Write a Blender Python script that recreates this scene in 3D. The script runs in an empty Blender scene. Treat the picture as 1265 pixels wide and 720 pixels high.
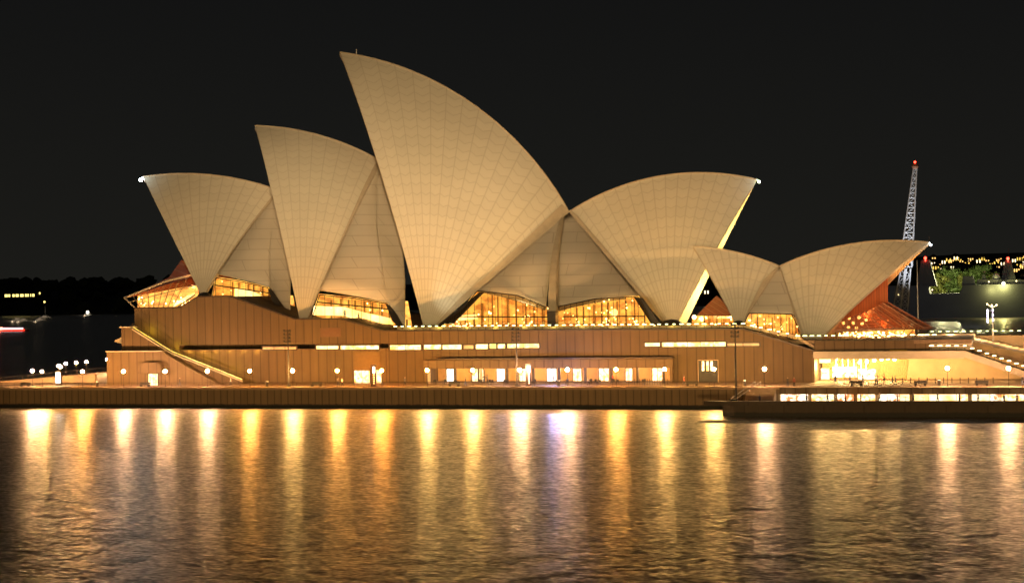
import bpy, bmesh, math, random
import numpy as np
from math import radians, sin, cos, tan, atan, acos, pi, sqrt
from mathutils import Vector, Matrix
random.seed(7)
C = bpy.context.scene.collection
sc = bpy.context.scene

# ------------------------------------------------------------------ camera
TH, ROLL, F_PX, CX, CY, HZ = radians(16.0), radians(1.0), 2145.0, 632.5, 360.0, 355.0
CAM = np.array([330*sin(TH), -330*cos(TH), 23.0])
_p = -atan((CY-HZ)/F_PX)
fw = np.array([-sin(TH)*cos(_p), cos(TH)*cos(_p), sin(_p)])
rt = np.array([cos(TH), sin(TH), 0.0]); up = np.cross(rt, fw)
R2 = cos(ROLL)*rt - sin(ROLL)*up; U2 = cos(ROLL)*up + sin(ROLL)*rt
cd = bpy.data.cameras.new('camera'); cam = bpy.data.objects.new('camera', cd); C.objects.link(cam)
cd.sensor_width = 36; cd.lens = 36*F_PX/1265; cd.clip_start = 1; cd.clip_end = 20000
M = Matrix.Identity(4)
for i in range(3):
    M[i][0], M[i][1], M[i][2], M[i][3] = R2[i], U2[i], -fw[i], CAM[i]
cam.matrix_world = M
sc.camera = cam
# ------------------------------------------------------------------ night sky
w = bpy.data.worlds.new('World'); sc.world = w; w.use_nodes = True
nt = w.node_tree; bg = nt.nodes['Background']
tc = nt.nodes.new('ShaderNodeTexCoord'); sx = nt.nodes.new('ShaderNodeSeparateXYZ'); rp = nt.nodes.new('ShaderNodeValToRGB')
nt.links.new(tc.outputs['Generated'], sx.inputs[0]); nt.links.new(sx.outputs['Z'], rp.inputs[0]); nt.links.new(rp.outputs[0], bg.inputs[0])
rp.color_ramp.elements[0].position = 0.0; rp.color_ramp.elements[0].color = (0.0112, 0.0110, 0.0092, 1)
rp.color_ramp.elements[1].position = 0.22; rp.color_ramp.elements[1].color = (0.0050, 0.0052, 0.0056, 1)
bg.inputs[1].default_value = 1.0
sc.view_settings.view_transform = 'Standard'; sc.view_settings.look = 'None'
sc.view_settings.exposure = 0.0; sc.view_settings.gamma = 1.0; sc.view_settings.use_curve_mapping = False
sc.render.engine = 'CYCLES'
sc.cycles.use_denoising = True; sc.cycles.denoising_input_passes = 'RGB_ALBEDO'
sc.cycles.use_light_tree = True
sc.cycles.max_bounces = 5; sc.cycles.diffuse_bounces = 2; sc.cycles.glossy_bounces = 3; sc.cycles.transparent_max_bounces = 12
sc.cycles.sample_clamp_indirect = 1.5
sc.cycles.caustics_reflective = False; sc.cycles.caustics_refractive = False

def lamp(name, kind, loc, power, color, radius=0.3, target=None, angle=60, blend=0.5, parent=None):
    d = bpy.data.lights.new(name, kind); o = bpy.data.objects.new(name, d); C.objects.link(o)
    o.location = loc; d.energy = power; d.color = color
    d.shadow_soft_size = radius
    if kind == 'SPOT': d.spot_size = radians(angle); d.spot_blend = blend
    if target is not None:
        o.rotation_euler = (Vector(target)-Vector(loc)).to_track_quat('-Z', 'Y').to_euler()
    if parent: o.parent = parent
    return o
# the floodlights on the roofs across the cove that light the shells
FLOOD = (1.0, 0.68, 0.36)
for src, tgt, ang, e in (((70, -290, 28), (-84, 42, 42), 9.5, 2.9e6), ((80, -285, 28), (-58, 40, 44), 9.0, 2.3e6), ((90, -280, 28), (-30, 38, 52), 13.0, 3.3e6), ((60, -290, 28), (-16, 36, 36), 8.5, 1.9e6), ((20, -310, 28), (20, 40, 36), 9.5, 3.1e6), ((60, -290, 28), (52, 30, 26), 8.0, 2.4e6)):
    lamp('floodlight_beam', 'SPOT', src, e*.59, FLOOD, 12, tgt, ang, 0.7)
# unseen fill lamps added low over the water to light the sea wall
for x_ in (-20, 110):
    lamp('wall_fill_light', 'SPOT', (x_, -322, 3.0), 7.5e5, (1, .60, .24), 4, (0, 0, 5), 42, .3)

# ------------------------------------------------------------------ photo rays -> places
def ray(px, py): return fw + R2*(px-CX)/F_PX + U2*(CY-py)/F_PX
def PV(px, py, v):
    d = ray(px, py); return CAM + d*((v-CAM[1])/d[1])
def PZ(px, py, z):
    d = ray(px, py); return CAM + d*((z-CAM[2])/d[2])
def PA(px, py, v0, k):
    d = ray(px, py); return CAM + d*((v0-CAM[1]+k*CAM[0])/(d[1]-k*d[0]))
def XZ(px, py, v):
    q = PV(px, py, v); return (q[0], q[2])

# ------------------------------------------------------------------ materials
class NB:
    def __init__(s, name):
        s.m = bpy.data.materials.new(name); s.m.use_nodes = True; s.t = s.m.node_tree
        s.b = s.t.nodes['Principled BSDF']
    def n(s, kind, **kw):
        x = s.t.nodes.new(kind)
        for k, v in kw.items(): setattr(x, k, v)
        return x
    def l(s, a, b): s.t.links.new(a, b)
    def val(s, x, v):
        if isinstance(v, (int, float)): x.default_value = v
        else: s.l(v, x)
    def math(s, op, a, b=0.0, c=0.0):
        x = s.n('ShaderNodeMath', operation=op); s.val(x.inputs[0], a); s.val(x.inputs[1], b); s.val(x.inputs[2], c); return x.outputs[0]
    def mix(s, f, a, b):
        x = s.n('ShaderNodeMix', data_type='RGBA'); s.val(x.inputs[0], f)
        for i, v in ((6, a), (7, b)):
            if isinstance(v, tuple): x.inputs[i].default_value = (*v, 1)
            else: s.l(v, x.inputs[i])
        return x.outputs[2]
    def noise(s, scale, stretch=(1, 1, 1), detail=4, rough=0.55):
        tcn = s.n('ShaderNodeTexCoord'); mp = s.n('ShaderNodeMapping'); mp.inputs['Scale'].default_value = stretch
        s.l(tcn.outputs['Object'], mp.inputs[0]); nz = s.n('ShaderNodeTexNoise'); s.l(mp.outputs[0], nz.inputs['Vector'])
        nz.inputs['Scale'].default_value = scale; nz.inputs['Detail'].default_value = detail; nz.inputs['Roughness'].default_value = rough
        return nz.outputs[0]
    def ramp(s, f, lo, hi):
        x = s.n('ShaderNodeMapRange'); s.val(x.inputs[0], f); x.inputs[1].default_value = lo; x.inputs[2].default_value = hi; return x.outputs[0]
    def col(s, c): 
        if isinstance(c, tuple): s.b.inputs['Base Color'].default_value = (*c, 1)
        else: s.l(c, s.b.inputs['Base Color'])
    def rough(s, r): s.b.inputs['Roughness'].default_value = r

def plain(name, c, rough=0.7, metal=0.0, var=0.25, scale=1.5):
    k = NB(name); f = k.noise(scale)
    k.col(k.mix(f, tuple(x*(1-var) for x in c), tuple(min(1, x*(1+var)) for x in c))); k.rough(rough); k.b.inputs['Metallic'].default_value = metal
    return k.m
def glow(name, c, s):
    k = NB(name); k.m.cycles.emission_sampling = 'NONE'; k.col((0.8, 0.8, 0.8)); k.b.inputs['Emission Color'].default_value = (*c, 1); k.b.inputs['Emission Strength'].default_value = s
    return k.m
def glow_noisy(name, c1, c2, s, scale=0.6, stretch=(1, 1, 1), lo=.35, hi=.65):
    k = NB(name); f = k.ramp(k.noise(scale, stretch), lo, hi); k.col((0.5, 0.4, 0.3))
    k.l(k.mix(f, c1, c2), k.b.inputs['Emission Color']); k.b.inputs['Emission Strength'].default_value = s
    return k.m

def tile_mat(name, base, ribw, period=2.35):
    k = NB(name); uv = k.n('ShaderNodeUVMap'); sp = k.n('ShaderNodeSeparateXYZ'); k.l(uv.outputs[0], sp.inputs[0])
    u, v = sp.outputs[0], sp.outputs[1]
    fr = k.math('FRACT', u); ww = k.math('MULTIPLY', v, ribw)
    d1 = k.math('MULTIPLY', k.math('MINIMUM', fr, k.math('SUBTRACT', 1.0, fr)), ww)
    rib = k.math('MULTIPLY', k.ramp(d1, 0.13, 0.03), 0.75)
    tri = k.math('ABSOLUTE', k.math('SUBTRACT', k.math('MULTIPLY', fr, 2.0), 1.0))
    ph = k.math('SUBTRACT', k.math('DIVIDE', v, period), k.math('MULTIPLY', k.math('MULTIPLY', tri, ww), 0.42/period))
    pf = k.math('FRACT', ph); d2 = k.math('MULTIPLY', k.math('MINIMUM', pf, k.math('SUBTRACT', 1.0, pf)), period)
    che = k.math('MULTIPLY', k.ramp(d2, 0.14, 0.04), 0.8)
    line = k.math('MAXIMUM', rib, che)
    cmb = k.n('ShaderNodeCombineXYZ'); k.l(k.math('FLOOR', u), cmb.inputs[0]); k.l(k.math('FLOOR', ph), cmb.inputs[1])
    wn = k.n('ShaderNodeTexWhiteNoise'); k.l(cmb.outputs[0], wn.inputs['Vector'])
    shade = k.math('ADD', k.math('MULTIPLY', wn.outputs[0], 0.09), k.math('MULTIPLY', k.noise(0.09, detail=3), 0.22))
    cb = k.mix(shade, base, tuple(x*0.45 for x in base))
    k.col(k.mix(k.math('MULTIPLY', line, 0.33), cb, (0.22, 0.17, 0.11)))
    k.rough(0.42)
    bp = k.n('ShaderNodeBump'); bp.inputs['Strength'].default_value = 0.5; bp.inputs['Distance'].default_value = 0.08
    k.l(k.math('SUBTRACT', 1.0, line), bp.inputs['Height']); k.l(bp.outputs[0], k.b.inputs['Normal'])
    return k.m
TILE = tile_mat('cream_roof_tiles', (0.74, 0.71, 0.58), 0.052)
def course_mat(name, base):            # side shells: wide level courses with raked joints
    k = NB(name); uv = k.n('ShaderNodeUVMap'); sp = k.n('ShaderNodeSeparateXYZ'); k.l(uv.outputs[0], sp.inputs[0])
    u, v = sp.outputs[0], sp.outputs[1]
    f = k.math('FRACT', k.math('DIVIDE', v, 2.3)); d = k.math('MULTIPLY', k.math('MINIMUM', f, k.math('SUBTRACT', 1.0, f)), 2.3)
    h = k.math('FRACT', k.math('ADD', k.math('MULTIPLY', k.math('FLOOR', k.math('DIVIDE', v, 2.3)), 0.37), k.math('DIVIDE', k.math('ADD', u, v), 9.5)))
    d2 = k.math('MULTIPLY', k.math('MINIMUM', h, k.math('SUBTRACT', 1.0, h)), 9.5)
    line = k.math('MAXIMUM', k.math('MULTIPLY', k.ramp(d, 0.13, 0.03), .6), k.math('MULTIPLY', k.ramp(d2, 0.12, 0.03), .7))
    shade = k.math('MULTIPLY', k.noise(0.2, detail=5), 0.3)
    k.col(k.mix(k.math('MULTIPLY', line, 0.55), k.mix(shade, base, tuple(x*0.5 for x in base)), (0.2, 0.15, 0.1))); k.rough(0.5)
    return k.m
SIDE = course_mat('cream_side_tiles', (0.62, 0.58, 0.48))
def panel_mat(name, base, step, dark, wet=None, gap=0.08):
    k = NB(name); tcn = k.n('ShaderNodeTexCoord'); sp = k.n('ShaderNodeSeparateXYZ'); k.l(tcn.outputs['Object'], sp.inputs[0])
    q = k.math('DIVIDE', k.math('ADD', sp.outputs[0], sp.outputs[1]), step)
    f = k.math('FRACT', q); d = k.math('MULTIPLY', k.math('MINIMUM', f, k.math('SUBTRACT', 1.0, f)), step)
    line = k.ramp(d, gap*2.2, gap*0.5)
    cmb = k.n('ShaderNodeCombineXYZ'); k.l(k.math('FLOOR', q), cmb.inputs[0])
    wn = k.n('ShaderNodeTexWhiteNoise'); k.l(cmb.outputs[0], wn.inputs['Vector'])
    streak = k.ramp(k.noise(0.9, (1.6, 1.6, 0.12), 5), 0.35, 0.75)
    c = k.mix(k.math('MULTIPLY', wn.outputs[0], 0.55), base, tuple(x*0.62 for x in base))
    c = k.mix(k.math('MULTIPLY', streak, 0.62), c, tuple(x*0.5 for x in base))
    c = k.mix(k.math('MULTIPLY', k.ramp(k.noise(14.0, detail=6), 0.3, 0.7), 0.25), c, tuple(min(1, x*1.35) for x in base))
    if wet:
        wz = k.math('ADD', sp.outputs[2], k.math('MULTIPLY', k.noise(1.1, (1, 1, 0.5)), 0.5))
        c = k.mix(k.ramp(wz, wet+0.35, wet+0.05), c, (0.018, 0.018, 0.012))
    k.col(k.mix(k.math('MULTIPLY', line, 0.62), c, dark)); k.rough(0.75)
    bp = k.n('ShaderNodeBump'); bp.inputs['Strength'].default_value = 0.6; bp.inputs['Distance'].default_value = 0.06
    k.l(k.math('SUBTRACT', 1.0, line), bp.inputs['Height']); k.l(bp.outputs[0], k.b.inputs['Normal'])
    return k.m
GRAN = panel_mat('granite_panels', (0.112, 0.070, 0.028), 1.86, (0.022, 0.010, 0.004))
GRAN2 = panel_mat('pale_granite_panels', (0.145, 0.094, 0.042), 1.86, (0.03, 0.015, 0.006))
QUAYM = panel_mat('sea_wall_blocks', (0.30, 0.198, 0.095), 1.45, (0.05, 0.035, 0.02), wet=0.75)
SEAW = panel_mat('old_sea_wall', (0.07, 0.05, 0.03), 7.0, (0.03, 0.02, 0.012), wet=0.8)
PAVE = panel_mat('paving', (0.22, 0.145, 0.085), 1.3, (0.12, 0.08, 0.05), gap=0.02)
STONE = plain('sandy_stone', (0.48, 0.34, 0.2), 0.8, scale=0.5)
CONC = plain('concrete_rib', (0.47, 0.41, 0.30), 0.65, scale=0.7)
DARK = plain('dark_bronze', (0.045, 0.03, 0.02), 0.45, 0.3)
STEEL = plain('steel_paint', (0.5, 0.5, 0.49), 0.5, 0.1)
IRON = plain('dark_iron', (0.022, 0.018, 0.014), 0.7)
WOOD = plain('warm_timber', (0.5, 0.30, 0.12), 0.55, scale=0.8)
RIBIN = plain('inner_rib', (0.6, 0.42, 0.25), 0.6, scale=0.5)
COPPER = panel_mat('copper_glazing', (0.42, 0.13, 0.06), 1.9, (0.5, 0.34, 0.24), gap=0.07); COPPER.node_tree.nodes['Principled BSDF'].inputs['Roughness'].default_value = 0.32
WHITE = plain('white_paint', (0.75, 0.75, 0.72), 0.5)
SHIPG = plain('ship_grey', (0.12, 0.125, 0.13), 0.6, scale=0.1)
k = NB('clear_glass'); tr = k.n('ShaderNodeBsdfTransparent'); tr.inputs[0].default_value = (0.93, 0.86, 0.74, 1); gl = k.n('ShaderNodeBsdfGlossy'); gl.inputs['Roughness'].default_value = 0.05
mx = k.n('ShaderNodeMixShader'); mx.inputs[0].default_value = 0.08; k.l(tr.outputs[0], mx.inputs[1]); k.l(gl.outputs[0], mx.inputs[2]); k.l(mx.outputs[0], k.t.nodes['Material Output'].inputs[0]); GLASS = k.m
def lamp_mat(c):
    m = glow('lamp_glow', c, 2000); m.cycles.emission_sampling = 'FRONT'; return m
G_LAMPS = [lamp_mat(c) for c in ((1, .52, .25), (1, .40, .08), (1, .54, .15), (1, .33, .045))]; G_LAMP = G_LAMPS[0]
G_LAMPW = glow('lamp_glow_white', (1.0, 0.72, 0.42), 95)
G_RAIL = glow('rail_light', (0.85, 1.0, 0.42), 5)
G_RAILW = glow('rail_light_warm', (1.0, 0.72, 0.32), 9)
G_BULB = glow('bulb', (1.0, 0.62, 0.22), 14)
G_COOL = glow('cool_light', (0.85, 0.95, 1.0), 40)
G_VIOLET = glow('violet_light', (0.75, 0.68, 1.0), 12)
G_RED = glow('red_light', (1.0, 0.04, 0.02), 12)
G_WIN = glow_noisy('lit_window', (1.0, 0.5, 0.12), (1.0, 0.85, 0.5), 2.2, 0.5)
G_WING = glow_noisy('lit_window_green', (0.65, 0.45, 0.06), (1.0, 0.95, 0.5), 2.0, 1.1, (1, 1, 1), .4, .6)
G_DOOR = glow_noisy('lit_door', (0.7, 0.30, 0.06), (1.0, 0.88, 0.55), 2.3, 1.5, (1, 1, 1), .38, .6)
G_BAR = glow_noisy('lit_bar', (0.25, 0.08, 0.02), (1.0, 0.84, 0.6), 3.6, 0.9, (1, 1, 1.0), .42, .58)
G_HALL = glow_noisy('foyer_wall_glow', (0.42, 0.11, 0.008), (1.0, 0.54, 0.085), 1.55, 0.45, (1, 1, 1.8), .4, .6)  # interior light painted into the walls as emission
G_BAND = glow_noisy('stair_band_glow', (1.0, 0.6, 0.14), (1.0, 0.86, 0.42), 3.0, 0.3)  # bright stair band put in as emission; one pendant shares it
G_STAIR = glow('yellow_strip', (1.0, 0.72, 0.05), 0.9)
LEAF = plain('leaf_green', (0.06, 0.1, 0.02), 0.7, scale=0.3, var=0.5)
LEAFD = plain('leaf_dark', (0.035, 0.045, 0.02), 0.9, var=0.5, scale=0.02)
BARK = plain('bark', (0.1, 0.07, 0.05), 0.9)

# ------------------------------------------------------------------ mesh helpers
class MB:
    def __init__(s): s.v = []; s.f = []; s.uv = None
    def poly(s, pts):
        i = len(s.v); s.v += [tuple(float(c) for c in p) for p in pts]; s.f.append(tuple(range(i, i+len(pts)))); return s
    def box(s, x0, x1, y0, y1, z0, z1):
        i = len(s.v); s.v += [(x, y, z) for z in (z0, z1) for y in (y0, y1) for x in (x0, x1)]
        for f in ((0, 2, 3, 1), (4, 5, 7, 6), (0, 1, 5, 4), (2, 6, 7, 3), (0, 4, 6, 2), (1, 3, 7, 5)): s.f.append(tuple(i+a for a in f))
        return s
    def prism(s, pts, y0, y1):          # (x, z) outline extruded in depth
        n = len(pts); i = len(s.v)
        s.v += [(float(x), y0, float(z)) for x, z in pts] + [(float(x), y1, float(z)) for x, z in pts]
        s.f.append(tuple(i+a for a in range(n))); s.f.append(tuple(i+n+a for a in reversed(range(n))))
        for a in range(n):
            b = (a+1) % n; s.f.append((i+b, i+a, i+n+a, i+n+b))
        return s
    def slab(s, pts, z0, z1):           # (x, y) outline extruded in height
        n = len(pts); i = len(s.v)
        s.v += [(float(x), float(y), z0) for x, y in pts] + [(float(x), float(y), z1) for x, y in pts]
        s.f.append(tuple(i+a for a in reversed(range(n)))); s.f.append(tuple(i+n+a for a in range(n)))
        for a in range(n):
            b = (a+1) % n; s.f.append((i+a, i+b, i+n+b, i+n+a))
        return s
    def tube(s, a, b, r0, r1=None, n=6):
        r1 = r0 if r1 is None else r1
        a = Vector([float(x) for x in a]); b = Vector([float(x) for x in b]); d = (b-a)
        if d.length < 1e-6: return s
        d.normalize(); u = d.cross(Vector((0, 0, 1)));
        if u.length < 1e-3: u = Vector((1, 0, 0))
        u.normalize(); v = d.cross(u); i = len(s.v)
        for c, r in ((a, r0), (b, r1)):
            for j in range(n):
                t = 2*pi*j/n; s.v.append(tuple(c+u*r*cos(t)+v*r*sin(t)))
        for j in range(n): s.f.append((i+j, i+(j+1) % n, i+n+(j+1) % n, i+n+j))
        s.f.append(tuple(i+j for j in reversed(range(n)))); s.f.append(tuple(i+n+j for j in range(n)))
        return s
    def path(s, pts, r, n=5):
        for a, b in zip(pts[:-1], pts[1:]): s.tube(a, b, r, n=n)
        return s
    def ball(s, c, r, seg=10, rings=6, sz=1.0):
        i = len(s.v); s.v.append((c[0], c[1], c[2]+r*sz))
        for a in range(1, rings):
            for b in range(seg):
                s.v.append((c[0]+r*sin(pi*a/rings)*cos(2*pi*b/seg), c[1]+r*sin(pi*a/rings)*sin(2*pi*b/seg), c[2]+r*sz*cos(pi*a/rings)))
        s.v.append((c[0], c[1], c[2]-r*sz)); e = len(s.v)-1
        for b in range(seg):
            s.f.append((i, i+1+b, i+1+(b+1) % seg)); q = i+1+(rings-2)*seg; s.f.append((e, q+(b+1) % seg, q+b))
            for a in range(rings-2):
                p = i+1+a*seg; s.f.append((p+b, p+seg+b, p+seg+(b+1) % seg, p+(b+1) % seg))
        return s
    def grid(s, rows, uvs=None, flip=False):     # rows of points; uvs per point
        h = len(rows); wd = len(rows[0]); i = len(s.v)
        for r in rows: s.v += [tuple(float(c) for c in p) for p in r]
        if s.uv is None: s.uv = {}
        if uvs is not None:
            for a in range(h):
                for b in range(wd): s.uv[i+a*wd+b] = uvs[a][b]
        for a in range(h-1):
            for b in range(wd-1):
                f = (i+a*wd+b, i+a*wd+b+1, i+(a+1)*wd+b+1, i+(a+1)*wd+b)
                s.f.append(f[::-1] if flip else f)
        return s
    def build(s, name, mat, parent=None, smooth=False):
        me = bpy.data.meshes.new(name); me.from_pydata(s.v, [], s.f); me.update()
        if s.uv:
            l = me.uv_layers.new(name='UVMap')
            for lp in me.loops: l.data[lp.index].uv = s.uv.get(lp.vertex_index, (0.5, 0.0))
        if smooth:
            for p in me.polygons: p.use_smooth = True
        mats = mat if isinstance(mat, (list, tuple)) else [mat]
        for m in mats: me.materials.append(m)
        o = bpy.data.objects.new(name, me); C.objects.link(o)
        if parent: o.parent = parent; o.matrix_parent_inverse = parent.matrix_world.inverted()
        return o
def thing(name, label, cat, loc=(0, 0, 0), group=None):
    o = bpy.data.objects.new(name, None); C.objects.link(o); o.location = [float(c) for c in loc]
    o.matrix_world = Matrix.Translation(o.location)
    o['label'] = label; o['category'] = cat
    if group: o['group'] = group
    return o
def tag(o, label, cat, group=None, kind=None):
    o['label'] = label; o['category'] = cat
    if group: o['group'] = group
    if kind: o['kind'] = kind
    return o
def struct(o): o['kind'] = 'structure'; return o
def dup(root, loc, rotz=None, label=None, scale=None):
    r = root.copy(); C.objects.link(r); r.location = [float(c) for c in loc]
    if rotz is not None: r.rotation_euler = (0, 0, rotz)
    if scale is not None: r.scale = (scale,)*3
    if label: r['label'] = label
    for ch in list(root.children):
        c = ch.copy(); C.objects.link(c); c.parent = r
        for g in ch.children:
            d = g.copy(); C.objects.link(d); d.parent = c
    return r

# ------------------------------------------------------------------ harbour water
k = NB('harbour_water')
k.col((0.010, 0.011, 0.008)); k.b.inputs['IOR'].default_value = 1.333
n3 = k.noise(0.03, (1, 1.3, 1), 3, 0.5)
tcw = k.n('ShaderNodeTexCoord')
def ripple(scale, stretch, amp, detail, rot=0.0):          # slopes of one set of ripples
    mp = k.n('ShaderNodeMapping'); mp.inputs['Scale'].default_value = stretch; mp.inputs['Rotation'].default_value = (0, 0, rot)
    k.l(tcw.outputs['Object'], mp.inputs[0]); nz = k.n('ShaderNodeTexNoise'); k.l(mp.outputs[0], nz.inputs['Vector'])
    nz.inputs['Scale'].default_value = scale; nz.inputs['Detail'].default_value = detail
    a = k.n('ShaderNodeVectorMath', operation='SUBTRACT'); k.l(nz.outputs['Color'], a.inputs[0]); a.inputs[1].default_value = (.5, .5, .5)
    b = k.n('ShaderNodeVectorMath', operation='MULTIPLY'); k.l(a.outputs[0], b.inputs[0]); b.inputs[1].default_value = (amp*.6, amp, 0); return b.outputs[0]
va = k.n('ShaderNodeVectorMath', operation='ADD'); k.l(ripple(1.1, (0.5, 1.0, 1.0), 0.24, 3, .2), va.inputs[0]); k.l(ripple(3.2, (0.5, 1.0, 1.0), 0.44, 1, .33), va.inputs[1])
vb = k.n('ShaderNodeVectorMath', operation='ADD'); k.l(va.outputs[0], vb.inputs[0]); vb.inputs[1].default_value = (0, 0, 1)
bp = k.n('ShaderNodeVectorMath', operation='NORMALIZE'); k.l(vb.outputs[0], bp.inputs[0])
gs = k.n('ShaderNodeBsdfGlossy'); gs.distribution = 'GGX'; gs.inputs['Color'].default_value = (1, .97, .9, 1); k.l(bp.outputs[0], gs.inputs['Normal'])
df = k.n('ShaderNodeBsdfDiffuse'); df.inputs['Color'].default_value = (0.012, 0.014, 0.009, 1)
fn = k.n('ShaderNodeFresnel'); fn.inputs['IOR'].default_value = 1.333; k.l(bp.outputs[0], fn.inputs['Normal'])
mxw = k.n('ShaderNodeMixShader'); k.l(fn.outputs[0], mxw.inputs[0]); k.l(df.outputs[0], mxw.inputs[1]); k.l(gs.outputs[0], mxw.inputs[2]); k.l(mxw.outputs[0], k.t.nodes['Material Output'].inputs[0])
k.l(k.math('ADD', k.math('MULTIPLY', n3, 0.07), 0.30), gs.inputs['Roughness'])
WATER = k.m
struct(MB().poly([(-6000, -900, 0), (6000, -900, 0), (6000, 9000, 0), (-6000, 9000, 0)]).build('water', WATER))

# ------------------------------------------------------------------ quay, forecourt ground
ZQ = 3.95
quay = struct(MB().slab([(-190, 0), (50.6, 0), (120, 0), (120, 20), (-88, 20), (-88, 92), (-112, 92), (-122, 78), (-125, 55), (-124, 30), (-124, 18), (-190, 18)], -3.0, ZQ).build('quay', [QUAYM]))
struct(MB().slab([(-190, 0.45), (-124, 0.45), (120, 0.45), (120, 19.9), (-88.1, 19.9), (-88.1, 91.9), (-112, 91.9), (-121.9, 78), (-124.9, 55), (-123.9, 30), (-123.9, 17.9), (-189.9, 17.9)], ZQ, ZQ+0.004).build('promenade', PAVE))
struct(MB().box(-190, 120, -0.12, 0.45, ZQ-0.35, ZQ+0.12).build('quay_coping', STONE))
struct(MB().box(-190, 41, -0.9, 0.05, -2, 0.55).build('sea_wall_footing', SEAW))
# lower landing with its blunt stepped prow
zl = 1.45
lw = MB().slab([(43, -16.0), (120, -15.2), (120, -0.3), (43, -0.3)], -3, zl)
lw.slab([(42.6, -.4), (42.6, -17.0), (44.8, -18.7), (120, -15.9), (120, -15.21), (45, -17.4), (42.99, -16.01), (42.99, -.4)], -3, 2.05)
lw.slab([(39.6, -18.6), (43.0, -19.6), (120, -16.7), (120, -16.2), (44.4, -18.2), (41.6, -17.2)], 2.054, 2.75)
struct(lw.build('lower_landing', SEAW))

struct(MB().box(55.06, 130, 20.0, 59.9, 1, ZQ-.004).build('concourse_floor', PAVE))
struct(MB().box(-23, 27.5, 19.9, 24, 1, ZQ-.006).build('colonnade_floor', PAVE))
def rect(px0, py0, px1, py1, v):
    x0 = PV(px0, (py0+py1)/2, v)[0]; x1 = PV(px1, (py0+py1)/2, v)[0]; xm = (px0+px1)/2
    return x0, x1, PV(xm, py1, v)[2], PV(xm, py0, v)[2]

# ------------------------------------------------------------------ podium
pod = thing('podium_building', 'long brown granite podium carrying the white sails, with window slots and a covered colonnade', 'podium', (0, 16, ZQ))
VP = 16.0
Xc = lambda px: PV(px, 460, VP)[0]
zS = 12.0   # underside of the upper wall in the left half
top = [(-88.3, 19.9), (-77.6, 19.9), (-73.4, 22.1), (-66.0, 22.1), (-51.4, 17.1), (-41.4, 17.1), (-32.0, 14.5), (41.5, 14.1), (55.0, 9.85)]
xa = -77.8; xb = -31.0; xcol0, xcol1 = Xc(527), Xc(829)
up_w = MB().prism([(-88.3, ZQ-1), *reversed([])] + top + [(55.0, ZQ-1), (xcol1, ZQ-1), (xcol1, 8.75), (xcol0, 8.75), (xcol0, ZQ-1), (xb, ZQ-1), (xb, zS-1.05), (xb, zS), (xa, zS), (xa, ZQ-1)], VP, 24.0)
w1 = up_w.build('upper_wall', GRAN, pod)
MB().prism([(-88.2, ZQ-1), *top, (55.0-.01, ZQ-1)], 24.004, 92).build('podium_core', GRAN, pod)
MB().prism([(xa, ZQ-1), (xa, zS-1.0), (xb, zS-1.0), (xb, ZQ-1)], VP+1.0, VP+1.6).build('lower_wall', GRAN2, pod)
cap = MB()
for (a, b) in zip(top[:-1], top[1:]):
    cap.prism([(a[0], a[1]+0.003), (a[0], a[1]+0.25), (b[0], b[1]+0.25), (b[0], b[1]+0.003)], VP-0.22, VP+0.7)
cap.build('parapet_coping', DARK, pod)
# stepped blocks and stair at the left end
MB().prism([(-89.6, ZQ-.5), (-89.6, 15.9), (-87.4, 15.9), (-86.9, 15.3), (-78.2, 10.2), (-61.9, ZQ+0.3), (-61.9, ZQ-.5)], 12.6, VP-.004).build('stair_block', GRAN, pod)
XL = PV(132, 455, 10.6)[0]; XM = PV(149.5, 420, 12.6)[0]
MB().prism([(XL, ZQ-.5), (XL, 10.9), (-79.0, 10.9), (-77.8, 10.1), (-66.4, ZQ+.1), (-66.4, ZQ-.5)], 10.6, 12.6-.004).build('entrance_block', GRAN2, pod)
MB().slab([(XL-.2, 10.5), (-79.2, 10.5), (-79.2, 12.5), (XL-.2, 12.5)], 10.903, 11.1).build('block_coping', CONC, pod)
MB().box(-90.0, -87.5, 12.4, 17, 15.903, 16.15).build('block_coping', CONC, pod)
MB().slab([(XL+.01, 12.61), (-88.4, 12.61), (-88.4, 40), (XL+1, 40), (XL-.4, 30), (XL-.5, 18)], ZQ-.5, 10.85).build('north_block', GRAN2, pod)
MB().slab([(-92.5, 18), (-88.3, 17), (-88.3, 60), (-92.5, 60)], 10.9, 15.85).build('north_block', GRAN, pod)
MB().prism([(-90.4, 12.2), (-93.1, 12.9), (-93.1, 13.2), (-90.4, 14.3)], 16, 24).build('window_hood', CONC, pod)
# yellow lit stair
sp_ = MB().prism([(-87.0, 15.75), (-78.2, 10.65), (-61.9, ZQ+0.75), (-61.9, ZQ+0.5), (-78.2, 10.4), (-87.0, 15.5)], 12.35, 12.6-.002)
hr = MB(); pth = [(-87.0, 12.45, 16.9), (-78.2, 12.45, 11.8), (-61.9, 12.45, ZQ+1.9)]
hr.path(pth, 0.07)
for a, b in zip(pth[:-1], pth[1:]):
    m = int((b[0]-a[0])/1.6)
    for j in range(m): 
        q = [a[i]+(b[i]-a[i])*j/m for i in range(3)]; hr.tube(q, (q[0], q[1], q[2]-1.1), 0.04)
st = sp_.build('stair_stringer', CONC, pod); hr.build('stair_handrail', DARK, pod)
ls = MB().path([(x, 13.0, z+0.25) for x, y, z in [(-87, 0, 15.75), (-78.2, 0, 10.65), (-62.2, 0, ZQ+.75)]], 0.09)
ls.build('stair_light_strip', G_STAIR, pod)
for t in range(4):
    x = -84.5+t*6.2; z = (15.6-(x+87)*0.58) if x < -78.2 else (10.4-(x+78.2)*0.375)
    lamp('stair_lamp', 'POINT', (x, 14.6, z+0.9), 200, (1, .72, .05), 0.15, parent=None)
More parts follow.
